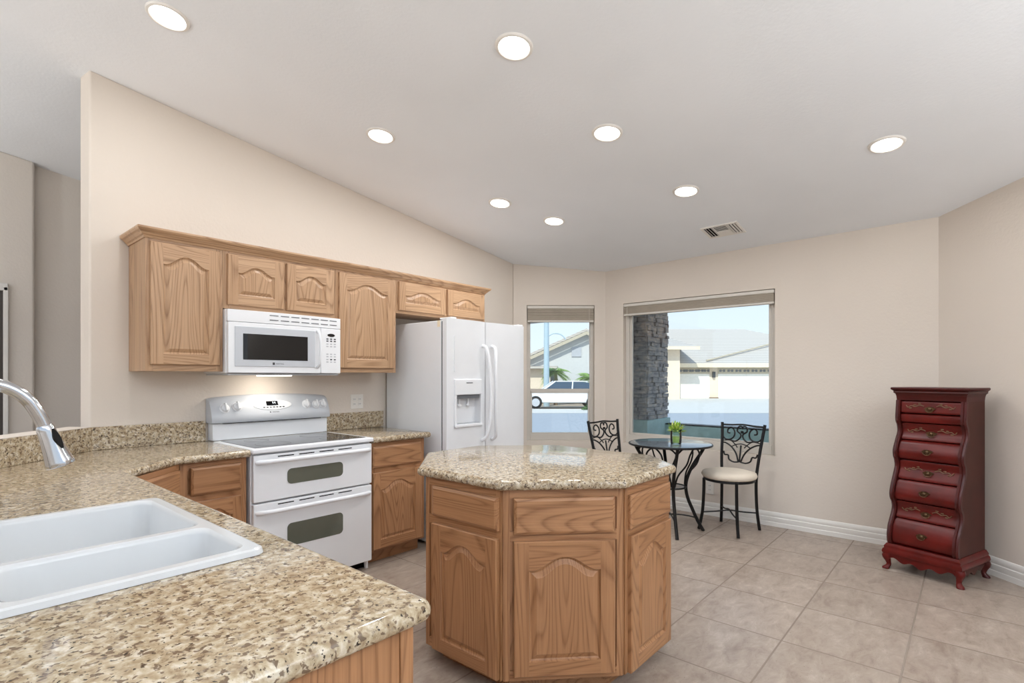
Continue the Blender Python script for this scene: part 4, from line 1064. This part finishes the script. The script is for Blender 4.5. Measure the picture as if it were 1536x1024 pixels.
# carcass: side panels follow the wave
for s_ in (-1, 1):
    poly = [(y + 0.004, z) for z, y in PR] + [(yB, PR[-1][0]), (yB, PR[0][0])]
    x0, x1 = (s_ * HWc, s_ * (HWc - 0.022)); MB().extr(poly, 0, min(x0, x1), max(x0, x1)).build('side_panel', 'wood_side', ch)
    # moulded stile on the front edge
    mb_ = MB(); rings = []
    for z, y in PR:
        xa, xb = s_ * (HWc + 0.004), s_ * (HWc - 0.026); rings.append([(xa, y + 0.018, z), (xa, y - 0.006, z), (s_ * (HWc - 0.005), y - 0.014, z), (s_ * (HWc - 0.014), y - 0.008, z), (xb, y - 0.012, z), (xb, y + 0.018, z)])
    mb_.loft(rings); mb_.build('stile', 'wood_red_dark', ch, smooth=True, angle=40)
MB().box(-HWc + 0.022, HWc - 0.022, yB - 0.015, yB, 0.182, 1.178).build('back_panel', 'wood_side', ch)
# drawers
bands = [(1.172, 1.090), (1.082, 1.024), (1.018, .905), (.897, .768), (.760, .632), (.624, .488), (.480, .366), (.358, .190)]
kinds = ['carved', 'plain', 'carved', 'plain', 'carved', 'plain', 'carved', 'plain']
xw = HWc - 0.028
def sway(z): return yat(z)
for bi, ((zt, zb), kd) in enumerate(zip(bands, kinds)):
    rings = []; n = 12
    for i in range(n + 1):
        z = zb + (zt - zb) * i / n; e = 0.006 if i in (0, n) else 0.0
        y = yat(z) + 0.004 + e
        rings.append([(-xw + e, y, z), (xw - e, y, z), (xw - e, y + 0.05, z), (-xw + e, y + 0.05, z)])
    dw = MB().loft(rings).build('drawer', 'wood_red', ch, smooth=True, angle=45)
    zc = (zt + zb) / 2 - (0.01 if kd == 'carved' else 0.0)
    if bi != 1:
        y = yat(zc)
        mb_ = MB(); mb_.sphere((0, y - 0.004, zc), 0.012, 10, sc=(1, 0.8, 1)); 
        mb_.add([(-0.034, y - 0.001, zc + 0.004), (-0.012, y - 0.005, zc + 0.016), (0.012, y - 0.005, zc + 0.016), (0.034, y - 0.001, zc + 0.004), (0.012, y - 0.004, zc - 0.016), (-0.012, y - 0.004, zc - 0.016),
                 (-0.034, y + 0.004, zc + 0.004), (-0.012, y + 0.004, zc + 0.016), (0.012, y + 0.004, zc + 0.016), (0.034, y + 0.004, zc + 0.004), (0.012, y + 0.004, zc - 0.016), (-0.012, y + 0.004, zc - 0.016)],
                [(0, 1, 2, 3, 4, 5), (0, 6, 7, 1), (1, 7, 8, 2), (2, 8, 9, 3), (3, 9, 10, 4), (4, 10, 11, 5), (5, 11, 6, 0)])
        mb_.tube([(0.022 * math.cos(R(t_)), y - 0.012, zc - 0.003 + 0.018 * math.sin(R(t_))) for t_ in range(180, 361, 20)], 0.0028, 6)
        mb_.build('drawer_pull', 'brass_old', dw, smooth=True)
    if kd == 'carved':
        mb_ = MB()
        for s_ in (-1, 1):
            pts = [(s_ * 0.035, zc + 0.018), (s_ * 0.060, zc + 0.026), (s_ * 0.085, zc + 0.014), (s_ * 0.110, zc + 0.020), (s_ * 0.130, zc + 0.008), (s_ * 0.142, zc + 0.022)]
            P2 = [(q_.x, yat(q_.y) + 0.001, q_.y) for q_ in catmull([(a, b, 0) for a, b in pts], 5)]; mb_.tube(P2, 0.0032, 6)
            for (cx_, cz_) in ((0.062, 0.036), (0.115, 0.004), (0.09, 0.026)):
                z_ = min(zt - 0.01, max(zb + 0.01, zc + cz_)); mb_.sphere((s_ * cx_, yat(z_) + 0.002, z_), 0.007, 8, sc=(1.4, 0.5, 0.8))
        mb_.build('carving', 'carving', dw, smooth=True)
# top frieze and cornice
rings = []
for z, o_ in ((1.178, 0.0), (1.205, 0.002), (1.222, 0.006), (1.232, 0.016), (1.240, 0.014), (1.248, 0.020), (1.252, 0.026), (1.262, 0.028), (1.268, 0.024)):
    rings.append([(-HWc - o_, 0.116 - o_, z), (HWc + o_, 0.116 - o_, z), (HWc + o_, yB + min(o_, .01), z), (-HWc - o_, yB + min(o_, .01), z)])
MB().loft(rings).build('cornice', 'wood_red_dark', ch, smooth=True, angle=50)
# base moulding
rings = []
for z, o_ in ((0.182, 0.006), (0.172, 0.012), (0.160, 0.020), (0.148, 0.018), (0.140, 0.026), (0.122, 0.030), (0.112, 0.026)):
    rings.append([(-HWc - o_, -0.010 - o_ * 0.6, z), (HWc + o_, -0.010 - o_ * 0.6, z), (HWc + o_, yB + 0.005, z), (-HWc - o_, yB + 0.005, z)])
MB().loft(rings).build('base_moulding', 'wood_red', ch, smooth=True, angle=50)
# scalloped aprons
def apron(p0, p1, mat):
    p0 = Vector(p0); p1 = Vector(p1); d = (p1 - p0); L_ = d.length; d.normalize(); n_ = Vector((d.y, -d.x)); N = 40
    top = []; bot = []
    for i in range(N + 1):
        t = i / N; u = abs(2 * t - 1); dep = 0.030 + 0.022 * (1 - u) + 0.010 * math.cos(u * math.pi * 4) + 0.02 * max(0, u - 0.86) / 0.14
        top.append((t * L_, 0.113)); bot.append((t * L_, 0.113 - dep))
    mb_ = MB()
    for i in range(N):
        vs = []
        for (s_, z) in (bot[i], bot[i + 1], top[i + 1], top[i]):
            for o_ in (0.0, -0.018): q_ = p0 + d * s_ + n_ * o_; vs.append((q_.x, q_.y, z))
        mb_.add(vs, [(0, 2, 4, 6), (1, 7, 5, 3), (0, 1, 3, 2)])
    return mb_.build('apron', mat, ch)
apron((-HWc - 0.012, -0.016), (HWc + 0.012, -0.016), 'wood_red')
apron((HWc + 0.014, -0.010), (HWc + 0.014, yB), 'wood_side')
apron((-HWc - 0.014, yB), (-HWc - 0.014, -0.010), 'wood_side')
# cabriole feet
for sx in (-1, 1):
    for sy in (-1, 1):
        cx_ = sx * (HWc - 0.004); cy_ = 0.012 if sy < 0 else yB - 0.022
        rings = []
        for z, o_, hw_ in ((0.114, 0.006, 0.030), (0.095, 0.014, 0.029), (0.075, 0.014, 0.024), (0.052, 0.008, 0.017), (0.034, 0.004, 0.014), (0.022, 0.008, 0.017), (0.012, 0.016, 0.022), (0.002, 0.018, 0.022), (0.0, 0.016, 0.019)):
            x_ = cx_ + sx * o_; y_ = cy_ + sy * o_ * (1 if sy < 0 else 0.3)
            rings.append([(x_ + hw_ * math.cos(a) * 1.0, y_ + hw_ * math.sin(a), z) for a in [2 * math.pi * k_ / 14 for k_ in range(14)]])
        MB().loft(rings).build('foot', 'wood_red_dark' if sy > 0 else 'wood_red', ch, smooth=True, angle=60)

# ------------------------------------------------------------------ outdoors (own frame: x = right, y = away)
EA = YAW - R(90)
GZ = -0.14
def ext(name, x, y, z=GZ, label=None, cat=None, group=None, rz=0): 
    p_ = RT * x + FW * y; return empty(name, (p_.x, p_.y, z), EA + rz, label, cat, group)
def ground(name, x0, x1, y0, y1, z, mat, label, cat):
    o = MB().box(x0, x1, y0, y1, z - 0.02, z).build(name, mat); o.rotation_euler = (0, 0, EA); struct(o, label, cat)
ground('ground', -90, 90, -60, 110, GZ - 0.03, 'gravel', 'pale gravel yard ground', 'ground')
ground('street', -90, 90, 13.5, 21.8, GZ, 'asphalt', 'grey asphalt street beyond the patio', 'street')
ground('driveway', 6.0, 30, 21.9, 37, GZ + 0.004, 'concrete', 'bright concrete driveway in front of the garage', 'driveway')
ground('sidewalk', -90, 90, 21.82, 24.6, GZ + 0.01, 'concrete', 'pale concrete sidewalk along the street', 'sidewalk')
# patio low wall and stone pillar
o = MB().prism([(6.50, -1.2), (6.64, -1.2), (6.64, 3.02), (6.50, 3.02)], -0.12, 0.73).build('patio_wall', 'stucco_teal', bevel=0.01)
tag(o, 'low blue-green stucco patio wall outside the large window', 'wall')
o = MB().box(6.49, 6.65, -1.22, 3.02, 0.731, 0.743).build('cap_rail', 'wrought_iron'); tag(o, 'thin black cap rail lying along the low patio wall', 'rail')
sp_ = empty('stone_pillar', (6.03, 3.03, -0.12), 0, 'grey stacked-stone porch pillar outside the large window', 'pillar')
MB().box(-0.04, 0.62, -0.03, 0.62, 0.0, 0.93).build('base', 'stucco_teal', sp_, bevel=0.01)
mb_ = MB(); mb_.box(0.02, 0.55, 0.02, 0.56, 0.93, 2.45)
rs = random.Random(11); z = 0.932
while z < 2.40:
    h_ = rs.uniform(0.030, 0.075); z1 = min(z + h_, 2.44)
    for side in ('f', 'w'):
        u = 0.0
        while u < 0.57:
            l_ = rs.uniform(0.07, 0.22); u1 = min(u + l_, 0.58); pr_ = rs.uniform(0.0, 0.030); g_ = 0.004
            j = [rs.uniform(-0.004, 0.004) for _ in range(8)]
            if side == 'f': vs = [(u + g_, -pr_ + j[0], z + g_ / 2 + j[1]), (u1 - g_, -pr_ + j[2], z + g_ / 2 + j[3]), (u1 - g_, -pr_ + j[4], z1 - g_ / 2 + j[5]), (u + g_, -pr_ + j[6], z1 - g_ / 2 + j[7])]; bk = [(a, 0.03, c) for a, b, c in vs]
            else: vs = [(-pr_ + j[0], u + g_, z + g_ / 2 + j[1]), (-pr_ + j[2], u1 - g_, z + g_ / 2 + j[3]), (-pr_ + j[4], u1 - g_, z1 - g_ / 2 + j[5]), (-pr_ + j[6], u + g_, z1 - g_ / 2 + j[7])]; bk = [(0.03, b, c) for a, b, c in vs]
            mb_.add(vs + bk, [(0, 1, 2, 3), (0, 4, 5, 1), (1, 5, 6, 2), (2, 6, 7, 3), (3, 7, 4, 0)])
            u = u1
    z = z1
mb_.build('stone_cladding', 'ledge_stone', sp_)

# --- right house with garages (wall plane at y = 37)
hs = ext('house', 0, 37, label='cream stucco house with two garage doors seen through the large window', cat='house')
MB().box(9.6, 24, 0, 10, 0, 2.25).build('wall', 'stucco_house', hs)
MB().box(8.8, 11.2, -1.6, 9, 0, 3.30).build('entry_wall', 'stucco_house', hs)
MB().box(9.9, 24.3, -0.65, -0.45, 2.14, 2.42).build('fascia', 'fascia', hs)
def roofm(x0, x1, y0, y1, z0, rx0, rx1, ry, zr, name):
    mb_ = MB(); vs = [(x0, y0, z0), (x1, y0, z0), (x1, y1, z0), (x0, y1, z0), (rx0, ry, zr), (rx1, ry, zr)]
    mb_.add(vs, [(0, 1, 5, 4), (1, 2, 5), (2, 3, 4, 5), (3, 0, 4), (3, 2, 1, 0)]); return mb_.build(name, 'roof_tile', hs)
roofm(9.8, 28.0, -0.6, 12, 2.42, 11.0, 18.6, 5.8, 5.35, 'roof')
roofm(7.9, 12.3, -2.2, 9.4, 3.46, 8.2, 10.6, 3.6, 4.9, 'entry_roof')
MB().box(7.9, 12.3, -2.3, -2.15, 3.28, 3.50).build('entry_fascia', 'fascia', hs)
mb_ = MB(); mb_.tube([(13.4, -0.45, 2.62), (19.2, 2.3, 3.95)], 0.06, 6); mb_.build('valley_flashing', 'garage_panel', hs)
for (gx0, gx1, nw, nm) in ((11.65, 13.75, 5, 'garage_door'), (14.35, 19.4, 9, 'garage_door')):
    gd = MB().box(gx0, gx1, -0.06, 0.0, 0.0, 1.70).build(nm, 'garage_door', hs)
    MB().box(gx0, gx1, -0.07, 0.0, 1.705, 2.12).build('top_panel', 'garage_panel', gd)
    st_ = (gx1 - gx0) / nw
    for k_ in range(nw):
        cx_ = gx0 + (k_ + 0.5) * st_
        mb_ = MB(); mb_.box(cx_ - 0.20, cx_ - 0.05, -0.09, -0.065, 1.84, 2.00); mb_.box(cx_ + 0.05, cx_ + 0.20, -0.09, -0.065, 1.84, 2.00); mb_.box(cx_ - 0.05, cx_ + 0.05, -0.09, -0.065, 1.90, 1.94); mb_.build('door_window', 'stucco_grey' if False else 'grey_print', gd)
mb_ = MB(); mb_.box(13.95, 14.12, -0.18, -0.02, 1.45, 1.85); mb_.build('wall_lantern', 'dark_print', hs)
mb_ = MB(); mb_.box(13.72, 14.36, -0.12, -0.01, 0.0, 0.06); mb_.build('post_base', 'palm_trunk', hs)
# --- left house with gable (wall at y = 34)
h2 = ext('house', 0, 33, label='white gabled house behind palms seen through the narrow window', cat='house')
gx, gz = 4.56, 4.30
MB().extr([(0.2, 0), (6.8, 0), (6.8, 3.1), (gx, gz - 0.15), (0.2, 2.2)], 1, 0, 8).build('gable_wall', 'stucco_grey', h2)
mb_ = MB(); 
for s_, xe, zE in ((-1, -0.6, 2.02), (1, 7.1, 3.1)):
     q1 = [(xe, zE), (gx, gz), (gx, gz + 0.16), (xe, zE + 0.16)]; mb_.extr(q1, 1, -0.5, 8.3)
mb_.build('roof', 'roof_tile', h2)
mb_ = MB(); mb_.extr([(-0.6, 1.98), (gx, gz - 0.02), (gx, gz - 0.22), (-0.6, 1.78)], 1, -0.56, -0.5); mb_.extr([(7.1, 3.06), (gx, gz - 0.02), (gx, gz - 0.22), (7.1, 2.86)], 1, -0.56, -0.5); mb_.build('bargeboard', 'garage_panel', h2)
MB().box(3.7, 4.3, -0.06, -0.005, 2.75, 3.35).build('gable_vent', 'light_grey', h2)
MB().box(0.2, 2.2, -2.5, -0.01, 0, 1.95).build('garage_wing', 'stucco_house', h2)
MB().box(-0.1, 2.6, -3.0, 0.0, 1.955, 2.10).build('wing_roof', 'roof_tile', h2)
MB().box(2.205, 2.7, -0.3, -0.01, 0.0, 1.8).build('doorway', 'grey_print', h2)
# --- palms
def palm(x, y, h, rr_, seed, label):
    r_ = ext('palm_tree', x, y, GZ - 0.03, label, 'tree', 'palms before the gabled house'); rs_ = random.Random(seed)
    MB().tube(catmull([(0, 0, 0), (0.04, 0.0, h * 0.5), (0, 0, h)], 5), [0.11 - 0.003 * i for i in range(11)], 8).build('trunk', 'palm_trunk', r_, smooth=True)
    mb_ = MB()
    for k_ in range(60):
        a = rs_.uniform(0, 2 * math.pi); el = rs_.uniform(-0.25, 1.2); L_ = rr_ * rs_.uniform(0.8, 1.15)
        dv = Vector((math.cos(a), math.sin(a), 0)); sd_ = Vector((-math.sin(a), math.cos(a), 0)); N = 7; pts = []
        for i in range(N + 1):
            t = i / N; pts.append(Vector((0, 0, h)) + dv * (L_ * t * math.cos(el * (1 - t * 0.5))) + Vector((0, 0, L_ * (math.sin(el) * t - 0.75 * t * t))))
        for i in range(1, N):
            for s_ in (-1, 1):
                for jj in range(3):
                    p_ = pts[i].lerp(pts[i + 1], jj / 3); l2 = L_ * 0.30 * math.sin(math.pi * min(0.95, (i + jj / 3) / N + 0.05)); tip = p_ + sd_ * s_ * l2 + dv * l2 * 0.5 + Vector((0, 0, -l2 * 0.45)); wv = dv * 0.022
                    mb_.add([p_ - wv, p_ + wv, tip], [(0, 1, 2)])
    mb_.build('fronds', 'palm_leaf', r_)
palm(2.35, 28.6, 1.75, 0.9, 1, 'taller feathery palm tree left of the pair across the street')
palm(4.25, 28.6, 1.45, 0.9, 2, 'shorter feathery palm tree at the right edge of the narrow window')
# --- street lamp
sl_ = ext('street_lamp', 1.78, 27.4, GZ + 0.01 - 0.04, label='tall pale street lamp pole with curved arm beyond the narrow window', cat='street lamp')
MB().tube([(0, 0, 0), (0, 0, 5.2)], [0.16, 0.12], 12).build('pole', 'pole_paint', sl_, smooth=True)
MB().tube(catmull([(0.0, 0, 3.55), (0.35, 0, 3.75), (0.75, 0, 3.70), (1.0, 0, 3.45)], 5), 0.03, 8).build('arm', 'pole_paint', sl_, smooth=True)
# --- cars
def car(x, y, L_, H_, body, label, rz=0, scale=1.0):
    r_ = ext('car', x, y, GZ + 0.001, label, 'car', rz=rz)
    wd = 1.7
    prof_ = [(0.0, 0.28), (0.02, 0.55), (0.25, 0.68), (1.05, 0.80), (L_ - 0.75, 0.86), (L_ - 0.08, 0.80), (L_, 0.55), (L_ - 0.04, 0.28)]
    P_ = prof_
    MB().extr(P_, 1, 0, wd).build('body', body, r_, bevel=0.06, seg=3)
    cab = [(1.10, 0.79), (1.75, H_ - 0.04), (2.2, H_), (L_ - 1.5, H_), (L_ - 0.9, H_ - 0.10), (L_ - 0.45, 0.85)]
    mb_ = MB(); rings = [[(a, 0.10 + (b - 0.8) * 0.25 if s_ == 0 else wd - 0.10 - (b - 0.8) * 0.25, b) for a, b in cab] for s_ in (0, 1)]; mb_.loft(rings); mb_.build('cabin_glass', 'car_glass', r_, smooth=True)
    mb_ = MB(); mb_.box(1.85, L_ - 1.1, 0.20, wd - 0.20, H_ - 0.02, H_ + 0.02)
    for a, b in (((1.10, 0.79), (1.78, H_)), ((2.55, 0.82), (2.6, H_)), ((L_ - 1.0, H_ - 0.06), (L_ - 0.45, 0.85))):
        for s_ in (0, 1):
            f = lambda p_: (p_[0], (0.09 + (p_[1] - 0.8) * 0.25) if s_ == 0 else (wd - 0.09 - (p_[1] - 0.8) * 0.25), p_[1]); mb_.tube([f(a), f(b)], 0.035, 6)
    mb_.build('roof', body, r_, bevel=0.0)
    for wx in (0.85, L_ - 0.9):
        for wy in (-0.02, wd - 0.18):
            wh = MB().cyl((wx, wy, 0.30), (wx, wy + 0.20, 0.30), 0.30, 24).build('wheel', 'rubber', r_, smooth=True)
            MB().cyl((wx, wy - 0.01, 0.30), (wx, wy + 0.05, 0.30), 0.19, 16).build('hubcap', 'light_grey', wh, smooth=True)
car(0.25, 24.65, 4.4, 1.28, 'car_white', 'white sedan parked across the street, nearest behind the narrow window')
car(3.05, 30.3, 4.3, 1.30, 'car_silver', 'silver car parked farther back under the palms')
hd = ext('shrub_bed', 3.15, 23.4, GZ + 0.009, 'low green clipped shrub row at the right of the narrow window view', 'shrub')
mb_ = MB(); rs_ = random.Random(5)
for k_ in range(500):
    x_ = rs_.uniform(0, 2.4); hh_ = 0.42 * min(1, x_ / 0.6 + 0.2); z_ = rs_.uniform(0, hh_); y_ = rs_.uniform(0, 0.6); s_ = 0.06
    v_ = Vector((rs_.uniform(-1, 1), rs_.uniform(-1, 1), rs_.uniform(-1, 1))).normalized(); u_ = v_.orthogonal().normalized(); c_ = Vector((x_, y_, z_))
    mb_.add([c_ - v_ * s_, c_ + u_ * s_ * .5, c_ + v_ * s_, c_ - u_ * s_ * .5], [(0, 1, 2, 3)])
mb_.build('foliage', 'hedge', hd)
